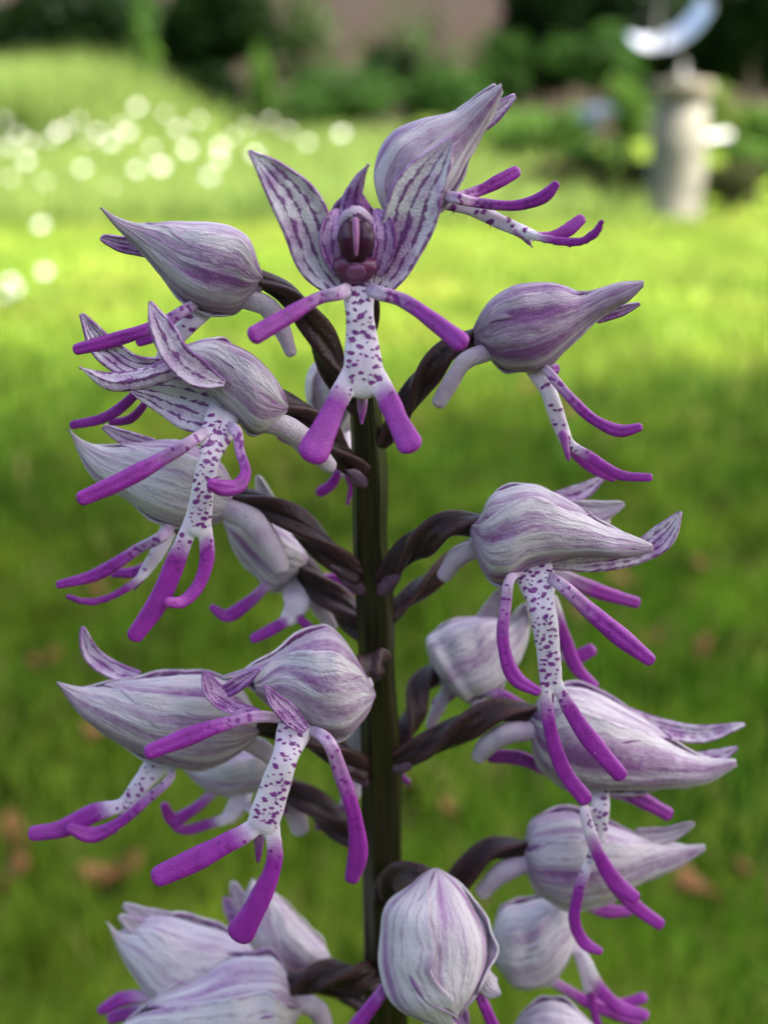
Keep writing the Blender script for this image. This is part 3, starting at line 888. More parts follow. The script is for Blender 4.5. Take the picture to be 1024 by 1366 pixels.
# ---- F9: right of the stem, further back
flower(seed=9, at=(590, 900, -6, 14), nspots=0,
    stalk=[(584, 893, -6, 15), (562, 915, -5, 15), (550, 955, -3, 14), (530, 1005, -1, 11)],
    spur=[(598, 918, -6, 10), (584, 945, -6, 10), (574, 968, -6, 8)],
    hoodp=dict(pairs=[((573, 882), (588, 907)), ((567, 862), (607, 926)), ((582, 840), (635, 928)), ((612, 824), (665, 912)), ((645, 823), (686, 886)), ((676, 828), (700, 862)), ((698, 815), (706, 835))], w0=-6, w1=-7, mat='sepal_pale', tm=(0.85, 1, 1)),
    petals=[dict(pts=[(640, 832, -7.5, 9), (657, 808, -7.5, 9), (670, 784, -7.5, 3)], mat='sepal_pale'),
            dict(pts=[(680, 850, -6.5, 12), (694, 825, -6.5, 12), (701, 806, -6.5, 4)], mat='sepal_pale')],
    body=[(632, 922, -6, 12), (640, 945, -5, 11), (646, 965, -5, 9)],
    arms=[[(640, 922, -4.5, 6), (668, 926, -4, 8), (690, 938, -4, 7), (708, 948, -4, 6)], [(605, 925, -6, 6), (590, 935, -6, 7), (580, 938, -6, 6)]])

# ---- F10: right, lower
flower(seed=10, at=(712, 962, 2, 14), nspots=16,
    stalk=[(712, 950, 2, 12), (668, 950, 2.2, 16), (622, 966, 2.2, 18), (575, 994, 1.8, 17), (532, 1010, 1.2, 13)],
    spur=[(716, 975, 3, 14), (672, 980, 3, 16), (648, 996, 2.6, 15), (638, 1010, 2.4, 12)],
    hoodp=dict(pairs=[((713, 944), (706, 976)), ((722, 929), (712, 1010)), ((744, 914), (738, 1040)), ((769, 911), (775, 1053)), ((799, 921), (825, 1053)), ((839, 946), (870, 1051)), ((879, 974), (910, 1048)), ((925, 1003), (945, 1042)), ((980, 1011), (982, 1022))], w0=2, w1=3, mat='sepal', tm=(0.75, 1.0, 0.9)),
    petals=[dict(name='sepal_tip', pts=[(835, 952, 0, 8), (885, 972, 0, 11), (940, 979, 0.4, 10), (993, 966, 0.8, 3)], mat='inner', mat2='sepal', cup=0.4),
            dict(pts=[(930, 1012, 1, 8), (960, 1008, 1, 8), (983, 997, 1, 2)], mat='petal_pink')],
    body=[(796, 1046, 4, 14), (800, 1075, 5, 13), (798, 1110, 5.6, 11), (790, 1146, 6, 9)],
    arms=[[(800, 1044, 1, 8), (845, 1062, 0.8, 11), (890, 1086, 0.8, 10)], [(735, 1030, 0, 8), (695, 1012, -1, 10), (655, 1008, -1.5, 10)]],
    legs=[[(781, 1080, 5.6, 8), (797, 1138, 7, 11), (824, 1180, 7.6, 13), (846, 1197, 8, 10)],
          [(792, 1125, 5, 7), (812, 1172, 4.6, 9), (848, 1210, 4.4, 12), (880, 1233, 4.2, 9)],
          [(788, 1140, 6.2, 8), (771, 1190, 7, 9), (767, 1235, 7.6, 10), (783, 1261, 8, 10), (800, 1269, 8.2, 6)]])

# ---- F11: right, further down
flower(seed=11, at=(704, 1140, -1, 13), nspots=0,
    stalk=[(702, 1130, -1, 12), (655, 1135, -1, 15), (622, 1160, -1, 16), (580, 1205, -1, 15), (522, 1245, 0, 10)],
    spur=[(706, 1150, -0.4, 14), (668, 1165, -0.2, 15), (643, 1190, -0.4, 13)],
    hoodp=dict(pairs=[((701, 1124), (698, 1149)), ((706, 1105), (706, 1177)), ((724, 1087), (733, 1202)), ((761, 1080), (766, 1210)), ((808, 1094), (810, 1199)), ((850, 1112), (855, 1177)), ((888, 1122), (897, 1160)), ((938, 1124), (940, 1134))], w0=-1, w1=-1, mat='sepal', tm=(0.85, 1, .9)),
    petals=[dict(pts=[(850, 1118, -1, 12), (895, 1112, -1, 9), (925, 1098, -1, 4)], mat='sepal')],
    arms=[[(765, 1200, -2, 7), (810, 1215, -2, 10), (838, 1216, -2, 7)]])

# ---- F12: right bottom, round
flower(seed=12, at=(660, 1265, -4, 13), nspots=0,
    stalk=[(660, 1265, -4, 14), (625, 1285, -3.5, 14), (570, 1320, -2, 13), (525, 1350, -0.5, 10)],
    hoodp=dict(pairs=[((653, 1248), (658, 1282)), ((664, 1216), (682, 1308)), ((696, 1202), (712, 1315)), ((733, 1198), (744, 1299)), ((760, 1212), (764, 1264)), ((772, 1228), (774, 1240))], w0=-4, w1=-3, mat='sepal_pale', tm=(1, 1, 1)),
    body=[(760, 1245, -3, 10), (773, 1275, -2, 9), (784, 1320, -1, 8)],
    arms=[[(730, 1296, -3, 7), (768, 1328, -2.6, 9), (815, 1350, -2, 9), (850, 1362, -2, 8)]],
    legs=[[(778, 1275, -1, 8), (799, 1318, 0, 10), (828, 1345, 0.6, 11), (860, 1354, 1, 8)],
          [(782, 1300, -2, 7), (791, 1345, -1, 7), (802, 1385, 0, 7)],
          [(800, 1330, -3, 7), (830, 1338, -3, 8), (858, 1331, -3, 8)]])

# ---- F13: bottom centre, towards the viewer
flower(seed=13, at=(572, 1185, 9, 16), nspots=20,
    stalk=[(582, 1180, 9.5, 14), (552, 1172, 8.5, 18), (530, 1172, 6, 21), (518, 1185, 3, 17), (514, 1210, 0.5, 12)],
    hoodp=dict(pairs=[((566, 1165), (594, 1165)), ((545, 1183), (612, 1178)), ((518, 1205), (636, 1212)), ((510, 1245), (650, 1245)), ((512, 1295), (649, 1288)), ((530, 1335), (638, 1316)), ((565, 1358), (622, 1342)), ((600, 1370), (616, 1366))], w0=9.5, w1=14, mat='sepal_pale', roll=-128, tm=(0.92, 0.92, 1.0), sep=0.1, dr=0.75),
    petals=[dict(name='sepal_tip', pts=[(636, 1270, 12, 12), (644, 1300, 12.4, 12), (653, 1318, 13, 15), (668, 1327, 13.6, 5)], mat='sepal_pale', cup=-0.4),
            dict(pts=[(585, 1330, 10, 20), (600, 1350, 10, 20), (620, 1372, 10.5, 12)], mat='petal')],
    body=[(585, 1345, 10, 22), (588, 1385, 11, 20), (590, 1440, 12, 22)],
    arms=[[(522, 1308, 11.5, 9), (505, 1330, 12, 10), (480, 1362, 12.5, 11), (455, 1392, 13, 10)],
          [(630, 1305, 11.5, 8), (643, 1335, 12, 8), (660, 1375, 12.5, 9)]])

# ---- F14: only its top shows under F12
flower(seed=14, at=(700, 1380, 3, 12), nspots=0,
    hoodp=dict(pairs=[((682, 1370), (690, 1400)), ((700, 1346), (712, 1425)), ((728, 1334), (742, 1432)), ((758, 1342), (770, 1420)), ((788, 1366), (795, 1400)), ((815, 1388), (816, 1394))], w0=3, w1=5, mat='sepal_pale', tm=(0.9, 1, 1)),
    stalk=[(692, 1385, 3, 13), (640, 1395, 2.5, 15), (580, 1410, 1.5, 14), (525, 1420, 0.5, 10)])

# ---- F15: large left bloom in front
flower(seed=15, at=(480, 915, 8, 18), nspots=40,
    stalk=[(480, 905, 7.5, 15), (492, 888, 6, 17), (504, 882, 3.5, 16), (508, 890, 1, 12)],
    hoodp=dict(pairs=[((490, 902), (497, 936)), ((474, 872), (490, 950)), ((449, 839), (462, 978)), ((421, 837), (425, 981)), ((394, 851), (398, 966)), ((362, 873), (370, 949)), ((326, 891), (338, 924)), ((294, 902), (300, 914))], w0=8, w1=10, mat='sepal', tm=(1.0, 0.80, 0.9), sep=0.05),
    petals=[dict(name='petal', pts=[(345, 952, 13, 6), (312, 944, 13, 9), (288, 926, 13, 13), (272, 897, 13, 6)], mat='petal', cup=0.4, fold=0.3),
            dict(name='petal', pts=[(290, 928, 12.4, 6), (318, 912, 12.8, 8), (346, 892, 13, 2)], mat='petal', cup=0.3),
            dict(name='petal', pts=[(408, 975, 13.6, 6), (388, 955, 13.8, 12), (369, 936, 14, 9), (353, 915, 14.2, 2)], mat='petal', cup=0.4, fold=0.3)],
    body=[(394, 970, 13, 23), (381, 1008, 13.8, 19), (366, 1052, 14.4, 20), (351, 1098, 15, 26)],
    arms=[[(352, 956, 13.5, 9), (300, 966, 14.4, 11), (240, 987, 15.2, 13), (200, 1003, 15.8, 11)],
          [(428, 980, 13, 10), (456, 1036, 13.6, 12), (474, 1098, 14, 13), (477, 1142, 14.2, 14), (469, 1172, 14.4, 10)]],
    legs=[[(342, 1098, 15, 15), (296, 1128, 15.8, 17), (245, 1154, 16.4, 18), (212, 1169, 16.8, 15)],
          [(365, 1096, 15, 14), (366, 1148, 15.8, 13), (347, 1198, 16.6, 17), (321, 1244, 17.2, 20)]],
    tooth=[(346, 1116, 14.6, 8), (345, 1135, 14.6, 6), (344, 1150, 14.6, 3)])

# ---- F16: left, tip far left, behind F15
flower(seed=16, at=(332, 965, 4, 15), nspots=14,
    stalk=[(330, 965, 4, 13), (378, 968, 4, 18), (430, 990, 3, 18), (486, 1026, 1.2, 15)],
    spur=[(318, 985, 4, 13), (350, 1000, 3.4, 14), (372, 1020, 3, 12)],
    hoodp=dict(pairs=[((340, 944), (336, 990)), ((327, 922), (319, 1004)), ((290, 899), (280, 1021)), ((249, 896), (240, 1021)), ((205, 901), (190, 1005)), ((160, 909), (142, 979)), ((118, 914), (106, 951)), ((76, 908), (79, 915))], w0=4, w1=6, mat='sepal', tm=(0.78, 1.0, 0.9)),
    petals=[dict(pts=[(185, 905, 3, 8), (145, 891, 3, 10), (119, 868, 3.2, 9), (110, 837, 3.4, 3)], mat='petal_pink', cup=0.4)],
    body=[(215, 1014, 4.5, 16), (190, 1045, 5.2, 14), (165, 1078, 5.8, 13)],
    arms=[[(228, 1024, 6.5, 6), (190, 1072, 7.2, 8), (157, 1099, 7.6, 9), (120, 1114, 8, 11), (95, 1105, 8.2, 7)]],
    legs=[[(168, 1070, 5.8, 11), (125, 1085, 6.2, 15), (82, 1106, 6.6, 14), (45, 1112, 7, 11)]],
    tooth=[(163, 1088, 5.2, 6), (157, 1102, 5.2, 5), (153, 1112, 5.2, 3)])

# ---- F17: left, small, behind
flower(seed=17, at=(352, 1025, -5, 14), nspots=0,
    stalk=[(355, 1028, -5, 13), (400, 1060, -3.5, 17), (448, 1098, -2, 17), (488, 1130, -0.8, 12)],
    spur=[(372, 1050, -5.5, 15), (392, 1078, -5.5, 17), (400, 1106, -5.5, 14)],
    hoodp=dict(pairs=[((356, 1003), (354, 1045)), ((330, 998), (327, 1056)), ((292, 1006), (290, 1058)), ((264, 1018), (263, 1044)), ((246, 1025), (248, 1030))], w0=-5, w1=-5, mat='sepal_pale', tm=(1, 1, 1)),
    body=[(325, 1052, -5, 15), (316, 1075, -4.4, 14), (306, 1090, -4, 12)],
    arms=[[(292, 1054, -4, 7), (258, 1080, -3.6, 9), (230, 1093, -3.4, 9), (219, 1074, -3.2, 6)]],
    legs=[[(312, 1085, -4, 9), (275, 1100, -3.6, 9), (240, 1106, -3.4, 8), (224, 1090, -3.2, 6)],
          [(335, 1075, -4, 8), (360, 1085, -4, 9), (380, 1080, -4, 7)]])

# ---- F18: left of the stem, behind
flower(seed=18, at=(396, 752, -4, 15), nspots=0,
    stalk=[(400, 752, -4, 14), (430, 785, -3, 18), (460, 815, -2, 18), (492, 852, -0.6, 12)],
    spur=[(402, 770, -5, 15), (425, 800, -5, 18), (442, 832, -5, 14)],
    hoodp=dict(pairs=[((408, 734), (396, 768)), ((388, 711), (370, 786)), ((356, 692), (341, 766)), ((325, 690), (315, 738)), ((297, 693), (300, 702))], w0=-4, w1=-4, mat='sepal_pale', tm=(1, 1, 1)),
    petals=[dict(pts=[(368, 700, -5, 12), (354, 665, -5, 10), (344, 635, -5, 3)], mat='sepal_pale')],
    body=[(390, 776, -3, 17), (396, 805, -2.4, 18), (385, 826, -2, 14)],
    arms=[[(365, 776, -2.4, 7), (330, 805, -2, 10), (300, 821, -1.8, 9), (283, 810, -1.6, 5)], [(430, 770, -6, 7), (455, 775, -6, 7), (470, 790, -6, 6)]],
    legs=[[(388, 820, -2, 11), (358, 842, -1.6, 10), (338, 852, -1.4, 8)], [(400, 820, -2, 8), (410, 835, -2, 8), (420, 842, -2, 6)]])

# ---- F19: behind the stem, upper
flower(seed=19, at=(452, 485, -7, 13), nspots=0,
    stalk=[(460, 480, -7, 12), (475, 500, -4.5, 13), (488, 540, -2, 12), (490, 580, -0.5, 10)],
    hoodp=dict(pairs=[((425, 480), (468, 478)), ((411, 500), (478, 498)), ((409, 530), (480, 530)), ((419, 560), (474, 560)), ((438, 585), (462, 585))], w0=-7, w1=-8, mat='sepal_pale', roll=-90, tm=(1, 1, 1)),
    body=[(452, 570, -6.5, 15), (456, 600, -6, 14), (457, 628, -5.6, 12)],
    arms=[[(435, 590, -6, 6), (400, 590, -5.6, 8), (374, 581, -5.4, 7)]],
    legs=[[(452, 625, -5.6, 9), (440, 648, -5.4, 9), (426, 657, -5.2, 8)], [(462, 628, -5.6, 6), (468, 650, -5.4, 6), (463, 672, -5.2, 4)]])

# ---- F20 - F22: the cluster at the lower left
flower(seed=20, at=(330, 1300, -1, 16), nspots=0,
    hoodp=dict(pairs=[((337, 1268), (332, 1330)), ((302, 1242), (290, 1345)), ((260, 1229), (245, 1346)), ((222, 1222), (205, 1329)), ((194, 1228), (180, 1299)), ((165, 1241), (159, 1267)), ((143, 1228), (146, 1236))], w0=-1, w1=0, mat='sepal_pale', tm=(0.88, 1, 0.9), sep=0.15),
    petals=[dict(pts=[(225, 1228, -1.5, 10), (190, 1222, -1.5, 10), (165, 1207, -1.5, 3)], mat='sepal_pale'),
            dict(pts=[(210, 1245, 0, 10), (180, 1236, 0, 9), (160, 1222, 0, 3)], mat='sepal_pale')],
    stalk=[(332, 1300, -1, 12), (400, 1310, -2, 15), (450, 1312, -2, 15), (510, 1318, -0.5, 12)],
    arms=[[(205, 1330, 1, 8), (165, 1332, 1.2, 10), (135, 1348, 1.4, 7)], [(200, 1345, 0, 8), (170, 1352, 0, 9), (148, 1358, 0, 8)]])
flower(seed=21, at=(425, 1290, -7, 14), nspots=0,
    hoodp=dict(pairs=[((442, 1280), (420, 1306)), ((433, 1261), (385, 1312)), ((412, 1238), (346, 1292)), ((386, 1212), (328, 1256)), ((362, 1192), (322, 1228)), ((338, 1169), (326, 1190))], w0=-7, w1=-8, mat='sepal_pale', tm=(0.95, 1, .9)),
    petals=[dict(pts=[(332, 1225, -7, 12), (319, 1200, -7, 9), (310, 1177, -7, 3)], mat='sepal_pale'),
            dict(pts=[(322, 1240, -7.5, 7), (309, 1218, -7.5, 7), (300, 1198, -7.5, 3)], mat='petal')],
    stalk=[(430, 1292, -7, 13), (460, 1320, -5, 14), (490, 1350, -3, 13), (515, 1380, -1, 10)])
flower(seed=22, at=(385, 1335, 4, 16), nspots=0,
    stalk=[(388, 1318, 4, 14), (430, 1301, 4, 17), (470, 1301, 3, 17), (508, 1300, 1.3, 13)],
    spur=[(392, 1335, 3, 14), (420, 1345, 2.6, 15), (436, 1372, 2.4, 13)],
    hoodp=dict(pairs=[((394, 1322), (390, 1368)), ((379, 1292), (382, 1398)), ((340, 1274), (346, 1415)), ((305, 1278), (302, 1420)), ((262, 1303), (260, 1412)), ((216, 1328), (216, 1402)), ((172, 1357), (176, 1388)), ((140, 1378), (142, 1386))], w0=4, w1=6, mat='sepal_pale', tm=(0.78, 1, .9)))

# ---- F23: white tip behind the stem
flower(seed=23, at=(480, 960, -7, 12), nspots=0,
    hoodp=dict(pairs=[((468, 940), (500, 940)), ((455, 962), (512, 962)), ((450, 995), (512, 995)), ((456, 1025), (505, 1025)), ((472, 1050), (492, 1050))], w0=-7, w1=-8, mat='sepal_pale', roll=-90, tm=(1, 1, 1)),
    stalk=[(485, 945, -7, 12), (500, 960, -4, 13), (505, 1000, -1.5, 12), (506, 1040, -0.5, 10)],
    body=[(478, 1035, -6.4, 14), (470, 1055, -6, 13), (460, 1075, -5.6, 10)],
    legs=[[(465, 1068, -5.6, 9), (445, 1090, -5.4, 9), (425, 1102, -5.2, 8)], [(510, 1010, -5, 6), (530, 1030, -5, 7), (545, 1044, -5, 5)]])


# ------------------------------------------------------------------ ground
def ground_mat():
    m, nt, out = new_mat('lawn_soil_moss')
    tc = N(nt, 'ShaderNodeTexCoord')
    n1 = N(nt, 'ShaderNodeTexNoise', i_Scale=3.5, i_Detail=6.0, i_Roughness=0.65)
    n2 = N(nt, 'ShaderNodeTexNoise', i_Scale=45.0, i_Detail=4.0, i_Roughness=0.6)
    nt.links.new(tc.outputs['Object'], n1.inputs['Vector']); nt.links.new(tc.outputs['Object'], n2.inputs['Vector'])
    c = ramp(nt, [(0.3, (0.04, 0.08, 0.006)), (0.5, (0.075, 0.12, 0.010)), (0.72, (0.11, 0.135, 0.015))], n1.outputs[0])
    c = mixc(nt, ramp(nt, [(0.52, 0.0), (0.75, 0.8)], n2.outputs[0]), c, (0.045, 0.05, 0.012))
    finish(nt, out, c, rough=0.9, bump=n2.outputs[0], bump_d=0.01, spec=0.03)
    return m
M['ground'] = ground_mat()
gxs = np.concatenate([np.linspace(-60, -8, 14), np.linspace(-7.5, 7.5, 61), np.linspace(8, 60, 14)])
gys = np.concatenate([np.linspace(-40, -2, 12), np.linspace(-1.5, 18, 79), np.linspace(20, 90, 15)])
GX, GY = np.meshgrid(gxs, gys)
GV = np.stack([GX.ravel(), GY.ravel(), (terrain(GX, GY) - 0.004).ravel()], 1)
g = link_mesh('lawn', GV, grid_faces(len(gys), len(gxs), False), M['ground'], origin=np.zeros(3))
tag(g, 'mossy mown garden lawn', None, kind='structure')

# ------------------------------------------------------------------ grass
def leaf_mat(name, transl=0.4, rough=0.5):
    m, nt, out = new_mat(name)
    at = N(nt, 'ShaderNodeAttribute', attribute_name='tint')
    nt.nodes.remove(at)
    ac = N(nt, 'ShaderNodeAttribute', attribute_name='col')
    finish(nt, out, ac.outputs['Color'], rough=rough, transl=transl, spec=0.05)
    return m
M['blade'] = leaf_mat('grass_blade', 0.42, 0.45)
M['leaf'] = leaf_mat('shrub_leaf', 0.32, 0.45)

def fast_mesh(name, V, tris, cols, mat, parent=None, origin=(0, 0, 0)):
    """V (n,3) world, tris (k,3), cols (n,3)"""
    origin = np.asarray(origin, float)
    me = bpy.data.meshes.new(name)
    me.vertices.add(len(V)); me.vertices.foreach_set('co', (V - origin).astype(np.float32).ravel())
    k = len(tris)
    me.loops.add(k * 3); me.loops.foreach_set('vertex_index', tris.astype(np.int32).ravel())
    me.polygons.add(k)
    me.polygons.foreach_set('loop_start', np.arange(0, k * 3, 3, dtype=np.int32))
    me.update(calc_edges=True)
    a = me.color_attributes.new('col', 'FLOAT_COLOR', 'POINT')
    a.data.foreach_set('color', np.hstack([cols, np.ones((len(cols), 1))]).astype(np.float32).ravel())
    me.materials.append(mat)
    me.validate()
    o = bpy.data.objects.new(name, me)
    col.objects.link(o)
    set_parent(o, parent, origin)
    return o

def vnoise(x, y, s, seed):
    r = np.random.default_rng(seed)
    out = np.zeros_like(x)
    for k in range(5):
        a = r.uniform(0, 6.28); f = s * r.uniform(0.6, 1.9); p = r.uniform(0, 6.28, 2)
        out += np.sin((x * np.cos(a) + y * np.sin(a)) * f + p[0]) * np.sin((-x * np.sin(a) + y * np.cos(a)) * f * 0.8 + p[1])
    return out / 5 * 1.6

def grass(name, X, Y, h0, h1, wd, seed, colfn, lean=0.6):
    r = np.random.default_rng(seed)
    n = len(X)
    Zb = terrain(X, Y)
    h = r.uniform(h0, h1, n); a = r.uniform(0, 6.283, n); la = r.uniform(0, 6.283, n); ln = h * r.uniform(0.1, 1, n) * lean
    dx, dy = np.cos(a) * wd / 2, np.sin(a) * wd / 2
    lx, ly = np.cos(la) * ln, np.sin(la) * ln
    B = np.stack([X, Y, Zb], 1)
    P0 = B + np.stack([-dx, -dy, np.zeros(n)], 1); P1 = B + np.stack([dx, dy, np.zeros(n)], 1)
    mid = B + np.stack([lx * .35, ly * .35, h * .6], 1)
    P2 = mid + np.stack([-dx, -dy, np.zeros(n)], 1) * .8; P3 = mid + np.stack([dx, dy, np.zeros(n)], 1) * .8
    P4 = B + np.stack([lx, ly, h * 0.95], 1)
    V = np.stack([P0, P1, P2, P3, P4], 1).reshape(-1, 3)
    i = np.arange(n)[:, None] * 5
    T = np.concatenate([i + [0, 1, 3], i + [0, 3, 2], i + [2, 3, 4]], 1).reshape(-1, 3)
    c = colfn(X, Y, r)
    o = fast_mesh(name, V, T, np.repeat(c, 5, axis=0), M['blade'])
    return o

def lawn_cols(X, Y, r):
    n = len(X)
    p = vnoise(X, Y, 5.0, 3)[:, None]; q = vnoise(X, Y, 16.0, 4)[:, None]
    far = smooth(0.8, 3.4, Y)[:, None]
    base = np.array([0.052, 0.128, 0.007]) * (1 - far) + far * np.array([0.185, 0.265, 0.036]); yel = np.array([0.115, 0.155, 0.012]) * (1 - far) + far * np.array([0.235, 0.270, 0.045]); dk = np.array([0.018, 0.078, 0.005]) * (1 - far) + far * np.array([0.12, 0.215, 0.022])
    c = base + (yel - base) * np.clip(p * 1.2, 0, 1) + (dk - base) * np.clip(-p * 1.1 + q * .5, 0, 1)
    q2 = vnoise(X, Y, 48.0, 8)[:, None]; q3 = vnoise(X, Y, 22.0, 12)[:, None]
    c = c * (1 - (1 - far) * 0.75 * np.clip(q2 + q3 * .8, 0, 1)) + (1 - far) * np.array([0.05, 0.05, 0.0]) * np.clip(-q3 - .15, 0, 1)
    q4 = vnoise(X, Y, 3.2, 21)[:, None]; q5 = vnoise(X, Y, 9.0, 22)[:, None]
    c = c * (1 + 0.30 * q4 + 0.30 * q5)
    c = c + np.clip(q5 - .25, 0, 1) * np.array([0.05, 0.02, 0.004])
    dry = r.random((n, 1)) < 0.04
    c = np.where(dry, np.array([0.20, 0.15, 0.06]), c)
    return np.clip(c * r.uniform(0.55, 1.45, (n, 1)), 0.004, 1)

def wedge(n, y0, y1, spread, off, r, power=1.0):
    Y = np.sqrt(r.uniform(y0 ** 2, y1 ** 2, n))
    X = r.uniform(-1, 1, n) * (Y * spread + off)
    return X, Y
r = np.random.default_rng(5)
X1, Y1 = wedge(120000, 0.02, 2.9, 0.5, 0.35, r)
kp = r.random(len(Y1)) < 1 - smooth(1.0, 2.8, Y1) * 0.95
X1, Y1 = X1[kp], Y1[kp]
X2, Y2 = wedge(66000, 0.9, 7.6, 0.42, 0.4, r)
kp = r.random(len(Y2)) < smooth(0.9, 3.2, Y2) + 0.02
X2, Y2 = X2[kp], Y2[kp]
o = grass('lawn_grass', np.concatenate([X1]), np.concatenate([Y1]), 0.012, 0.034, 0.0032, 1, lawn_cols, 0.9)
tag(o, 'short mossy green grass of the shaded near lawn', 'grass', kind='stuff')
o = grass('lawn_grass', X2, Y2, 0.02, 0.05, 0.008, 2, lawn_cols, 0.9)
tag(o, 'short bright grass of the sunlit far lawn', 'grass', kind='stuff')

def tall_cols(X, Y, r):
    n = len(X)
    p = vnoise(X, Y, 1.6, 9)[:, None]
    c = np.array([0.180, 0.250, 0.060]) + np.clip(p, -1, 1) * np.array([0.03, 0.03, 0.008])
    return np.clip(c * r.uniform(0.75, 1.25, (n, 1)), 0.01, 1)
n = 24000
Y3 = r.uniform(6.8, 11.2, n); X3 = r.uniform(-6.5, 1.6, n)
keep = X3 < 1.2 - 0.12 * (Y3 - 6.6) * 0 + 0.3 * np.sin(Y3 * 3)
o = grass('meadow_grass', X3[keep], Y3[keep], 0.10, 0.30, 0.016, 3, tall_cols, 0.7)
tag(o, 'tall uncut meadow grass on the rise behind the lawn', 'grass', kind='stuff')
n = 11000
Y3 = r.uniform(10.2, 12.8, n); X3 = -6.2 + 4.9 * r.random(n) ** 0.9
ed = 1 - smooth(-2.9, -1.4, X3 + 0.25 * np.sin(Y3 * 5))
kp = r.random(n) < ed + 0.04
X3, Y3, ed = X3[kp], Y3[kp], ed[kp]
hs = (0.45 + 0.55 * ed) * (0.85 + 0.22 * vnoise(X3, Y3, 2.2, 31))
o = grass('reed_grass', X3, Y3, 0.6 * hs, 1.05 * hs, 0.022, 4, tall_cols, 0.5)
tag(o, 'higher band of light green grass below the dark shrubs', 'grass', kind='stuff')

# ------------------------------------------------------------------ fallen leaves
m, nt, out = new_mat('dry_leaf')
c = ramp(nt, [(0.3, (0.13, 0.055, 0.016)), (0.6, (0.23, 0.095, 0.028)), (0.8, (0.28, 0.15, 0.05))], obj_noise(nt, 40, 4))
finish(nt, out, c, rough=0.6, transl=0.2, bump=obj_noise(nt, 160, 3), bump_d=0.001)
M['dry'] = m
def fallen_leaf(px, py, L, yaw, seed):
    r_ = random.Random(seed)
    p = on_ground(px, py)
    n, mm = 12, 7
    V = []; 
    for i in range(n):
        t = i / (n - 1)
        hw = L * 0.28 * math.sin(math.pi * min(1, t * 0.97 + 0.03)) ** 0.8 * (1 + 0.12 * math.sin(t * 20))
        for j in range(mm):
            s = j / (mm - 1) * 2 - 1
            x = (t - .5) * L; y = hw * s
            z = 0.013 + 0.006 * math.sin(t * 4 + seed) + abs(s) * hw * 0.5 + 0.004 * math.sin(s * 5 + t * 7 + seed)
            V.append((p[0] + x * math.cos(yaw) - y * math.sin(yaw), p[1] + x * math.sin(yaw) + y * math.cos(yaw), z))
    o = link_mesh('fallen_leaf', V, grid_faces(n, mm, False), M['dry'], origin=np.array([p[0], p[1], 0.03]))
    solidify(o, 0.0005, 0)
    st = [(p[0] - math.cos(yaw) * L * q, p[1] - math.sin(yaw) * L * q, 0.03 + 0.004 * q) for q in (0.5, 0.8)]
    a, b = np.array(st[0]), np.array(st[1]); e = np.array([-math.sin(yaw), math.cos(yaw), 0]) * L * 0.012; u = np.array([0, 0, L * 0.02])
    sv = [a - e, a + e, a + u, b - e, b + e, b + u]
    link_mesh('leaf_stalk', sv, [(0, 1, 4, 3), (1, 2, 5, 4), (2, 0, 3, 5), (0, 2, 1), (3, 4, 5)], M['dry'], o)
    tag(o, 'curled orange brown fallen leaf lying on the green lawn', 'leaf', 'dry leaves fallen on the lawn')
for i, (px, py, L, yaw) in enumerate([(825, 800, .045, .2), (905, 815, .04, 2.2), (930, 770, .05, 1.1), (860, 870, .045, 2.8), (930, 890, .035, .6), (770, 840, .04, 1.9), (640, 870, .03, 0.3),
        (925, 1220, .045, .3), (985, 1190, .03, 1.2), (150, 1190, .06, .5), (25, 1140, .04, 2.0), (20, 1200, .03, 0.4), (130, 810, .045, 2.4), (165, 790, .035, .3), (600, 1110, .03, .9),
        (545, 1075, .028, 2.0), (265, 990, .04, .4), (700, 530, .05, .4), (760, 560, .05, 1.4), (130, 1010, .035, 1.3), (560, 820, .035, .5), (900, 1020, .03, 2.2), (60, 900, .04, .2)]):
    fallen_leaf(px, py, L * 0.55, yaw, i)

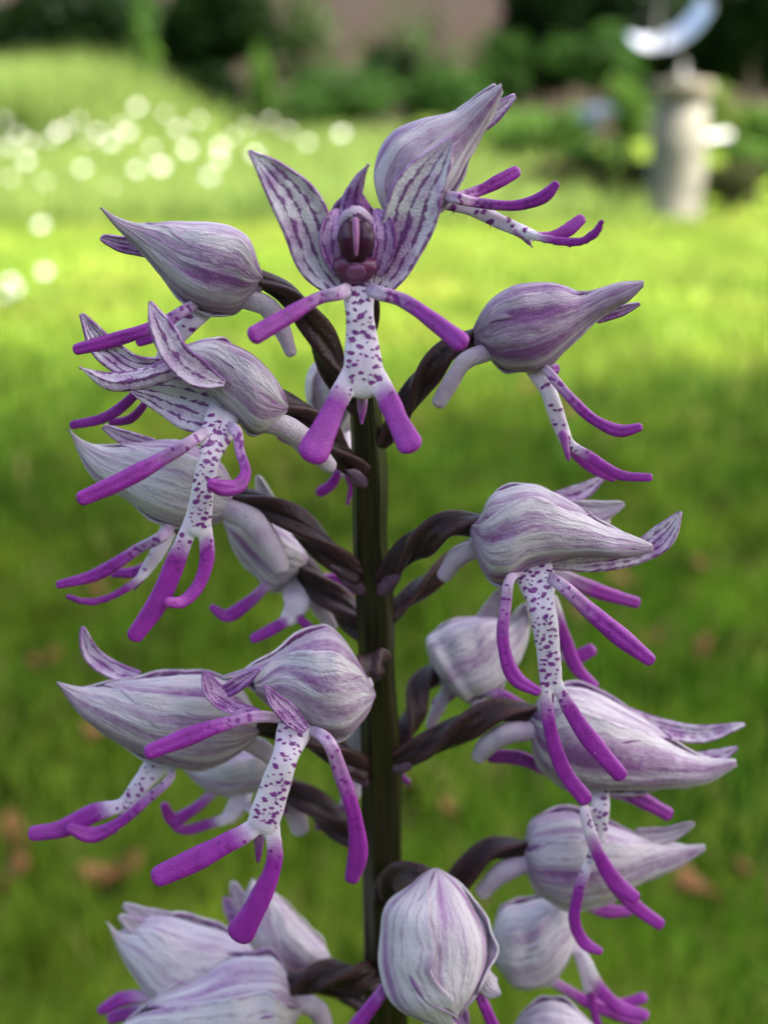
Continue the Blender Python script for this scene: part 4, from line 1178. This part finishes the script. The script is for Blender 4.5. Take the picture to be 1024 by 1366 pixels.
# ------------------------------------------------------------------ daisies in the meadow
M['ray'] = plain('daisy_white', (0.62, 0.62, 0.60), (0.70, 0.70, 0.68), 30, 0.6, 0.2)
M['disc'] = plain('daisy_yellow', (0.6, 0.36, 0.02), (0.7, 0.45, 0.04), 60, 0.7)
M['dstem'] = plain('daisy_stem', (0.07, 0.13, 0.02), (0.09, 0.15, 0.03), 30, 0.6)
def daisy_meshes():
    V = []; F = []
    k = 18
    for i in range(k):
        a = i * 2 * math.pi / k; b = len(V)
        ca, sa = math.cos(a), math.sin(a)
        for (rr, ww, zz) in ((0.25, .05, 0.0), (0.6, .13, .06), (0.9, .12, .05), (1.0, .05, .0)):
            for s in (-1, 1):
                V.append((ca * rr - sa * ww * s, sa * rr + ca * ww * s, zz + 0.01 * (i % 2)))
        for q in range(3):
            F.append((b + 2*q, b + 2*q + 1, b + 2*q + 3, b + 2*q + 2))
    ray = bpy.data.meshes.new('ray_petals'); ray.from_pydata(V, [], F); ray.materials.append(M['ray'])
    V = [(0, 0, 0.16)]; F = []
    for j, (rr, zz) in enumerate(((0.15, .14), (0.27, .06), (0.28, -.03))):
        for i in range(12):
            a = i * math.pi / 6; V.append((rr * math.cos(a), rr * math.sin(a), zz))
    for i in range(12):
        F.append((0, 1 + i, 1 + (i + 1) % 12))
        for j in range(2):
            F.append((1 + j*12 + i, 13 + j*12 + i, 13 + j*12 + (i+1) % 12, 1 + j*12 + (i+1) % 12))
    disc = bpy.data.meshes.new('flower_disc'); disc.from_pydata(V, [], F); disc.materials.append(M['disc'])
    V = []; F = []
    for j in range(5):
        for i in range(6):
            a = i * math.pi / 3; V.append((0.012 * math.cos(a) + 0.02 * math.sin(j * .8), 0.012 * math.sin(a), j / 4))
    for j in range(4):
        for i in range(6):
            F.append((j*6 + i, j*6 + (i+1) % 6, j*6 + 6 + (i+1) % 6, j*6 + 6 + i))
    stm = bpy.data.meshes.new('daisy_stalk'); stm.from_pydata(V, [], F); stm.materials.append(M['dstem'])
    return ray, disc, stm
RAY, DISC, STM = daisy_meshes()
def daisy(px, py, y, rad, seed):
    r_ = random.Random(seed)
    p = at_y(px, py, y)
    gz = float(terrain(p[0], p[1]))
    h = max(0.05, p[2] - gz)
    e = empty('daisy', (p[0], p[1], gz))
    tag(e, 'white daisy flower head on a thin stalk in the long meadow grass', 'flower', 'white daisies in the meadow grass')
    tilt = (r_.uniform(0.5, 1.1), r_.uniform(-.3, .3), 0)
    for nm, me, sc in (('ray_petals', RAY, rad), ('flower_disc', DISC, rad)):
        o = bpy.data.objects.new(nm, me); col.objects.link(o); o.parent = e
        o.location = (0, 0, h); o.scale = (sc, sc, sc); o.rotation_euler = tilt
    o = bpy.data.objects.new('daisy_stalk', STM); col.objects.link(o); o.parent = e
    o.scale = (0.25, 0.25, h)
for i, (px, py) in enumerate([(6, 160), (68, 186), (90, 170), (78, 176), (120, 186), (160, 168), (183, 143), (220, 152), (265, 160), (170, 176), (203, 198), (293, 212), (294, 196), (130, 176), (14, 237), (10, 195), (60, 244), (183, 226), (238, 172),
        (40, 190), (105, 160), (148, 190), (25, 180), (150, 250), (250, 200), (340, 205), (384, 174), (215, 222), (330, 168), (410, 190), (455, 178), (310, 182), (360, 160), (280, 235), (110, 225), (35, 215)]):
    y = 10.2 if py < 175 else (9.0 if py < 205 else 7.8)
    daisy(px, py, y, 0.024 if i % 3 else 0.032, i)
for i, (px, py) in enumerate([(14, 375), (6, 392), (22, 385), (55, 300), (60, 362)]):
    daisy(px, py, 2.9 if py > 340 else 4.2, 0.011 * (1 if py > 340 else 1.5), 60 + i)

# ------------------------------------------------------------------ sundial on a stone pedestal
M['stone'] = plain('pedestal_stone', (0.085, 0.08, 0.06), (0.155, 0.145, 0.11), 9, 0.85, 0, 0.004)
M['stone2'] = plain('pedestal_cap_stone', (0.09, 0.08, 0.05), (0.17, 0.145, 0.10), 11, 0.85, 0, 0.004)
m, nt, out = new_mat('sundial_metal')
b = finish(nt, out, (0.78, 0.79, 0.80), rough=0.3, spec=0.5); b.inputs['Metallic'].default_value = 1.0
M['metal'] = m
M['bronze'] = plain('sundial_foot_bronze', (0.05, 0.05, 0.045), (0.09, 0.09, 0.08), 20, 0.6)
pb = on_ground(897, 297)
ped = empty('stone_pedestal', (pb[0], pb[1], 0))
tag(ped, 'weathered round stone pedestal with a wider cap beside the flower bed', 'pedestal')
def lathe(name, prof, c, mat, parent, seg=28):
    V = []
    for rr, zz in prof:
        a = np.linspace(0, 2 * np.pi, seg, endpoint=False)
        V.append(np.stack([c[0] + rr * np.cos(a), c[1] + rr * np.sin(a), np.full(seg, zz)], 1))
    V = np.concatenate(V); F = grid_faces(len(prof), seg, True)
    F.append(tuple(range(seg))[::-1]); F.append(tuple((len(prof) - 1) * seg + i for i in range(seg)))
    return link_mesh(name, V, F, mat, parent)
PY = pb[1]
ztop = at_y(897, 110, PY)[2]
k = PY / FPX * 1.0
lathe('shaft', [(40*k, -.03), (40*k, .05), (37*k, .07), (36*k, ztop * .5), (34*k, ztop - 0.10)], pb, M['stone'], ped)
lathe('cap', [(33*k, ztop - .102), (36*k, ztop - .09), (39*k, ztop - .08), (40*k, ztop - .01), (38*k, ztop)], pb, M['stone2'], ped)
sd = empty('armillary_sundial', (pb[0], pb[1], ztop))
tag(sd, 'shiny metal ring sundial standing on top of the stone pedestal', 'sundial')
lathe('foot', [(.09, ztop + .001), (.085, ztop + .02), (.02, ztop + .04), (.015, ztop + .12)], pb, M['bronze'], sd, 18)
SC = np.array([at_y(882, -10, PY)[0], pb[1], at_y(882, -10, PY)[2]])
def ring(name, R, wd, th, tilt, yaw, a0, a1, mat):
    """circular band about an axis that first points along y, then is tipped and turned"""
    V = []; seg = 56; full = abs(a1 - a0) > 6.2
    ct, st = math.cos(tilt), math.sin(tilt); cy_, sy_ = math.cos(yaw), math.sin(yaw)
    for i in range(seg):
        a = a0 + (a1 - a0) * i / (seg if full else seg - 1)
        for (rr, yy) in ((R, -wd), (R + th, -wd), (R + th, wd), (R, wd)):
            x, y, z = rr * math.cos(a), yy, rr * math.sin(a)
            y, z = y * ct - z * st, y * st + z * ct
            x, y = x * cy_ - y * sy_, x * sy_ + y * cy_
            V.append(SC + np.array([x, y, z]))
    F = grid_faces(seg, 4, True)
    if full: F += [((seg - 1) * 4 + q, (seg - 1) * 4 + (q + 1) % 4, (q + 1) % 4, q) for q in range(4)]
    else: F += [(3, 2, 1, 0), tuple((seg - 1) * 4 + q for q in range(4))]
    link_mesh(name, V, F, mat, sd, origin=SC, smooth_shade=False)
ring('hour_band', 0.29, 0.085, 0.008, math.radians(28), math.radians(12), math.radians(-112), math.radians(-8), M['metal'])
ring('meridian_ring', 0.305, 0.012, 0.010, 0, math.radians(80), 0, 2 * math.pi, M['bronze'])
a_, b_ = SC + np.array([-.14, 0, -.19]), SC + np.array([.14, 0, .19])
V = [];
for q in (a_, b_):
    for i in range(8):
        an = i * math.pi / 4
        V.append(q + np.array([.006 * math.cos(an), .006 * math.sin(an), 0]))
link_mesh('gnomon_rod', V, grid_faces(2, 8, True), M['bronze'], sd)

# ------------------------------------------------------------------ brick wall behind the garden
m, nt, out = new_mat('old_brick')
tc = N(nt, 'ShaderNodeTexCoord')
mp = N(nt, 'ShaderNodeMapping'); mp.inputs['Rotation'].default_value = (math.pi / 2, 0, 0)
nt.links.new(tc.outputs['Object'], mp.inputs['Vector'])
bt = N(nt, 'ShaderNodeTexBrick', i_Scale=4.2, i_Mortar_Size=0.02)
bt.inputs['Color1'].default_value = (0.095, 0.05, 0.038, 1); bt.inputs['Color2'].default_value = (0.135, 0.085, 0.066, 1); bt.inputs['Mortar'].default_value = (0.14, 0.125, 0.105, 1)
nt.links.new(mp.outputs[0], bt.inputs['Vector'])
c = mixc(nt, ramp(nt, [(0.4, 0.0), (0.7, 0.6)], obj_noise(nt, 1.3, 4)), bt.outputs['Color'], (0.095, 0.075, 0.06))
finish(nt, out, c, rough=0.9, bump=bt.outputs['Fac'], bump_d=-0.006)
M['brick'] = m
def boxv(x0, x1, y0, y1, z0, z1):
    V = [(x, y, z) for z in (z0, z1) for y in (y0, y1) for x in (x0, x1)]
    return V, [(0, 2, 3, 1), (4, 5, 7, 6), (0, 1, 5, 4), (2, 6, 7, 3), (0, 4, 6, 2), (1, 3, 7, 5)]
V, F = boxv(-13, 13, 16.6, 16.95, 0.3, 3.05)
wl = link_mesh('brick_wall', V, F, M['brick'], smooth_shade=False, origin=np.array([0, 16.6, .5]))
tag(wl, 'old reddish brick garden wall behind the shrubs', 'wall')
V, F = boxv(-13.03, 13.03, 16.54, 17.01, 3.052, 3.14)
link_mesh('coping', V, F, M['stone2'], wl, smooth_shade=False)

# ------------------------------------------------------------------ shrubs and trees
def leafy(name, centre, rad, n, size, c0, c1, seed, parent, lumps=9, shell=0.55, mat='leaf', up=0.3, cone=0.0):
    r = np.random.default_rng(seed)
    centre = np.asarray(centre, float); rad = np.asarray(rad, float)
    L = r.normal(0, 1, (lumps, 3)); L = norm(L) * r.uniform(0.25, 0.72, (lumps, 1)); L[:, 2] *= .9
    ls = r.uniform(0.28, 0.5, lumps)
    k = r.integers(0, lumps, n)
    d = norm(r.normal(0, 1, (n, 3))) * (shell + (1 - shell) * r.random((n, 1)) ** 0.5)
    P = L[k] + d * ls[k][:, None]
    if cone:
        f = np.clip(1 - cone * (P[:, 2:3] + 0.9) / 1.8, 0.08, 1); P = P * np.hstack([f, f, np.ones_like(f)])
    P = centre + P * rad
    ax = norm(r.normal(0, 1, (n, 3)) + [0, 0, up]); b = norm(np.cross(ax, r.normal(0, 1, (n, 3)))); nn = np.cross(ax, b)
    s = size * r.uniform(0.6, 1.3, (n, 1))
    V = np.stack([P - b * s * .5, P + ax * s * .32 + nn * s * .08, P + b * s * .5, P - ax * s * .32 + nn * s * .08], 1).reshape(-1, 3)
    i = np.arange(n)[:, None] * 4
    T = np.concatenate([i + [0, 1, 2], i + [0, 2, 3]], 1).reshape(-1, 3)
    lump_t = r.random(lumps)[k][:, None] * 0.6 + r.random((n, 1)) * 0.4
    C = np.asarray(c0) * (1 - lump_t) + np.asarray(c1) * lump_t
    return fast_mesh(name, V, T, np.repeat(C, 4, axis=0), M[mat], parent, centre)
M['bark'] = plain('bark', (0.05, 0.038, 0.026), (0.11, 0.085, 0.06), 14, 0.9, 0, 0.02)
def limb(name, pts, parent, mat='bark', seg=10):
    P = np.asarray(pts, float)          # x, y, z, r
    V = []
    for i in range(len(P)):
        a = np.linspace(0, 2 * np.pi, seg, endpoint=False)
        t = P[min(i + 1, len(P) - 1), :3] - P[max(i - 1, 0), :3]; t = t / np.linalg.norm(t)
        e = norm(np.cross(t, [0.2, 1, 0.1])); f = np.cross(t, e)
        V.append(P[i, :3] + P[i, 3] * (np.cos(a)[:, None] * e + np.sin(a)[:, None] * f))
    return link_mesh(name, np.concatenate(V), grid_faces(len(P), seg, True), M[mat], parent)

DK0, DK1 = (0.004, 0.013, 0.003), (0.014, 0.034, 0.007)
MD0, MD1 = (0.018, 0.050, 0.009), (0.040, 0.090, 0.015)
LT0, LT1 = (0.060, 0.130, 0.020), (0.105, 0.190, 0.032)
YL0, YL1 = (0.090, 0.150, 0.022), (0.140, 0.200, 0.035)
BR0, BR1 = (0.040, 0.050, 0.016), (0.075, 0.075, 0.028)
def shrub(name, label, px, ptop, pbot, hw, y, cols, n=1600, size=0.09, seed=0, cone=0.0, group='garden shrubs', cat='shrub', shell=0.5):
    t = at_y(px, ptop, y); b = at_y(px, pbot, y)
    gz = float(terrain(t[0], y))
    z0 = min(max(gz, b[2]), gz + 0.4); z1 = t[2]
    R = hw * y / FPX
    e = empty(name, (t[0], y, gz))
    tag(e, label, cat, group)
    leafy('crown', (t[0], y, (z0 + z1) / 2), (R * 1.15, R * 0.8, (z1 - z0) / 2 * 1.08), n, size, cols[0], cols[1], seed, e, cone=cone, shell=shell, lumps=12)
    limb('trunk', [(t[0], y, gz - .03, R * .07 + .012), (t[0] + .02, y, (gz + z1) / 2, R * .05 + .008), (t[0] - .02, y, z0 + (z1 - z0) * .8, .006)], e)
    return e
D = (DK0, DK1); MDc = (MD0, MD1); LTc = (LT0, LT1); YLc = (YL0, YL1); BRc = (BR0, BR1)
S = [
 # left back
 ('evergreen_shrub', 'broad dark evergreen shrub rising above the light green grass band', 55, -40, 150, 130, 15.0, D, 3200, .11, 0),
 ('evergreen_shrub', 'dark evergreen shrub filling the gap beside the feathery conifer', 268, -60, 150, 62, 15.2, D, 2400, .11, 0),
 ('evergreen_shrub', 'mid green shrub overhanging the wall top between two dark evergreens', 160, -70, 60, 70, 15.8, MDc, 1500, .11, 0),
 ('feathery_conifer', 'light green feathery conifer next to the left end of the wall', 185, 2, 190, 34, 12.9, LTc, 1700, .07, .5),
 ('feathery_conifer', 'slim light green conifer standing before the bare brick', 345, 52, 180, 26, 12.6, LTc, 1200, .06, .6),
 ('hedge_shrub', 'low dark green bush under the brick wall, left of the centre', 290, 85, 190, 60, 13.2, D, 1500, .09, 0),
 ('hedge_shrub', 'low mid green bush growing before the middle of the brick wall', 440, 85, 195, 85, 13.4, MDc, 1900, .09, 0),
 ('hedge_shrub', 'rounded green bush growing before the right end of the brick', 590, 75, 195, 85, 13.6, MDc, 1900, .09, 0),
 ('evergreen_shrub', 'dark twiggy bush in front of the brick wall centre', 515, 50, 150, 38, 14.2, D, 700, .08, 0),
 # right back
 ('evergreen_shrub', 'large dark evergreen shrub at the right end of the brick', 730, -60, 150, 75, 15.0, D, 2800, .11, 0),
 ('evergreen_shrub', 'dense dark evergreen behind the ring sundial', 860, -70, 140, 110, 15.2, D, 3400, .11, 0),
 ('evergreen_shrub', 'dark evergreen shrub at the end of the flower bed', 1010, -70, 150, 90, 14.6, D, 3000, .11, 0),
 ('leafy_shrub', 'grey green spreading shrub in front of the dark evergreens', 800, 30, 140, 60, 14.0, MDc, 1300, .09, 0),
 ('leafy_shrub', 'upright green shrub just left of the stone pedestal', 838, 85, 200, 34, 9.6, LTc, 1100, .06, .2),
 # bed
 ('bed_plant', 'bushy pale green perennial in the bed left of the pedestal', 740, 115, 240, 70, 9.4, LTc, 1700, .06, 0),
 ('bed_plant', 'loose yellow green perennial in the middle of the flower bed', 660, 130, 235, 60, 9.8, LTc, 1500, .06, 0),
 ('bed_plant', 'yellow green perennial behind the right side of the pedestal', 975, 105, 220, 60, 8.8, YLc, 1600, .06, 0),
 ('bed_plant', 'bright green perennial at the far end of the flower bed', 1050, 110, 240, 60, 8.6, LTc, 1600, .06, 0),
 ('bed_plant', 'light green clump at the start of the flower bed', 590, 150, 235, 55, 9.4, YLc, 1300, .06, 0),
 ('bed_plant', 'low bright green clump at the lawn edge left of pedestal', 800, 175, 275, 55, 8.0, MDc, 1300, .05, 0),
 ('edging_plant', 'low dark brownish plant at the bed edge near the pedestal', 835, 205, 283, 42, 7.7, BRc, 1100, .05, 0),
 ('edging_plant', 'low dark olive plant at the bed edge right of pedestal', 978, 205, 283, 46, 7.6, BRc, 1200, .05, 0),
 ('edging_plant', 'low olive plant along the front of the flower bed', 740, 205, 275, 60, 7.9, BRc, 1200, .05, 0),
 ('bed_plant', 'green clump beyond the right side of the pedestal', 1010, 180, 260, 50, 8.0, LTc, 1100, .05, 0),
]
for i, (nm, lb, px, pt, pb_, hw, y, cols, n, sz, cone) in enumerate(S):
    shrub(nm, lb, px, pt, pb_, hw, y, cols, int(n * (1.7 if cols is D else 1.2)), sz * (1.25 if cols is D else 1), 100 + i, cone)
S2 = [('climbing_ivy', 'sparse ivy climbing over the bare brick of the wall', 560, -30, 100, 95, 16.2, MDc, 260, .13),
      ('climbing_ivy', 'ivy hanging down the brick wall behind the slim conifer', 400, -60, 100, 55, 16.2, MDc, 420, .13),
      ('evergreen_shrub', 'tall dark shrub with lighter leaf tips right behind the slim conifer', 335, -70, 140, 40, 15.4, D, 1300, .11),
      ('evergreen_shrub', 'mid green shrub between the brick and the large dark evergreen', 672, 40, 150, 42, 14.4, MDc, 900, .09)]
for i, (nm, lb, px, pt, pb_, hw, y, cols, n, sz) in enumerate(S2):
    shrub(nm, lb, px, pt, pb_, hw, y, cols, n, sz, 200 + i)
# a pale flower cluster and a blue flowering plant in the bed
shrub('blue_flower_plant', 'pale blue flowering plant in the bed left of the pedestal', 790, 128, 175, 30, 9.0, ((.09, .13, .18), (.13, .16, .22)), 130, .05, 300, group=None, cat='flower')
p = at_y(952, 182, 7.6)
e = empty('white_bloom', (p[0], p[1], float(terrain(p[0], p[1]))))
tag(e, 'white bloom cluster in the bed right beside the stone pedestal', 'flower')
for q, (dx, dz) in enumerate([(-.06, -.005), (-.02, .0), (.03, .008), (.07, .012)]):
    o = bpy.data.objects.new('ray_petals', RAY); col.objects.link(o); o.parent = e
    o.location = (dx, 0, p[2] + dz - float(terrain(p[0], p[1]))); o.scale = (.028,) * 3; o.rotation_euler = (.8, 0, 0)
    o = bpy.data.objects.new('daisy_stalk', STM); col.objects.link(o); o.parent = e
    o.location = (dx, 0.01, 0); o.scale = (.25, .25, p[2] + dz - float(terrain(p[0], p[1])))

# trees beyond the wall
for i, (x, y, h, R) in enumerate([(-9, 20, 8, 3.2), (-4, 21, 9, 3.4), (1.0, 21.5, 9, 3.2), (5.5, 20.5, 8, 3.2), (10, 20, 8.5, 3.4)]):
    e = empty('garden_tree', (x, y, .55))
    tag(e, 'dark leafy tree beyond the brick wall', 'tree', 'trees beyond the wall')
    leafy('crown', (x, y, h * .58), (R, R, h * .48), 2600, .26, DK0, MD0, 400 + i, e, lumps=14, shell=.4)
    limb('trunk', [(x, y, .4, .22), (x + .1, y, h * .4, .15), (x, y, h * .8, .05)], e)

# shade tree standing to the right of the orchid, out of the frame: it keeps the sun off the near lawn
tr = empty('shade_tree', (3.3, -2.2, 0))
tag(tr, 'broad leafy tree shading the near lawn from the side', 'tree')
leafy('crown', (3.2, -1.35, 5.4), (3.3, 2.9, 1.7), 8000, .24, MD0, MD1, 500, tr, lumps=26, shell=.3)
limb('trunk', [(3.3, -2.2, -.05, .24), (3.35, -2.1, 1.5, .20), (3.3, -1.8, 3.2, .16), (3.2, -1.2, 5.0, .09)], tr)
for i in range(6):
    a = i * 1.05
    limb('branch', [(3.3, -1.8, 3.2, .08), (3.2 + math.cos(a) * 1.0, -1.3 + math.sin(a) * 1.0, 4.2, .06), (3.2 + math.cos(a) * 2.2, -.8 + math.sin(a) * 2.1, 5.3, .02)], tr)

# added leafy blocker, unseen behind the photographer: it takes the light off the front of the flowers
hd = empty('light_blocker', (0.2, -1.9, 0))
tag(hd, 'added dark leafy light blocker behind the photographer', 'light blocker')
leafy('foliage', (0.2, -1.9, 0.7), (3.6, 0.7, 0.8), 8000, .11, DK0, MD0, 600, hd, lumps=40, shell=.2)
for q in (-1.6, 0.2, 1.9):
    limb('stem', [(0.2 + q, -1.9, -.05, .06), (0.25 + q, -1.9, 1.0, .04), (0.2 + q, -1.88, 2.0, .015)], hd)
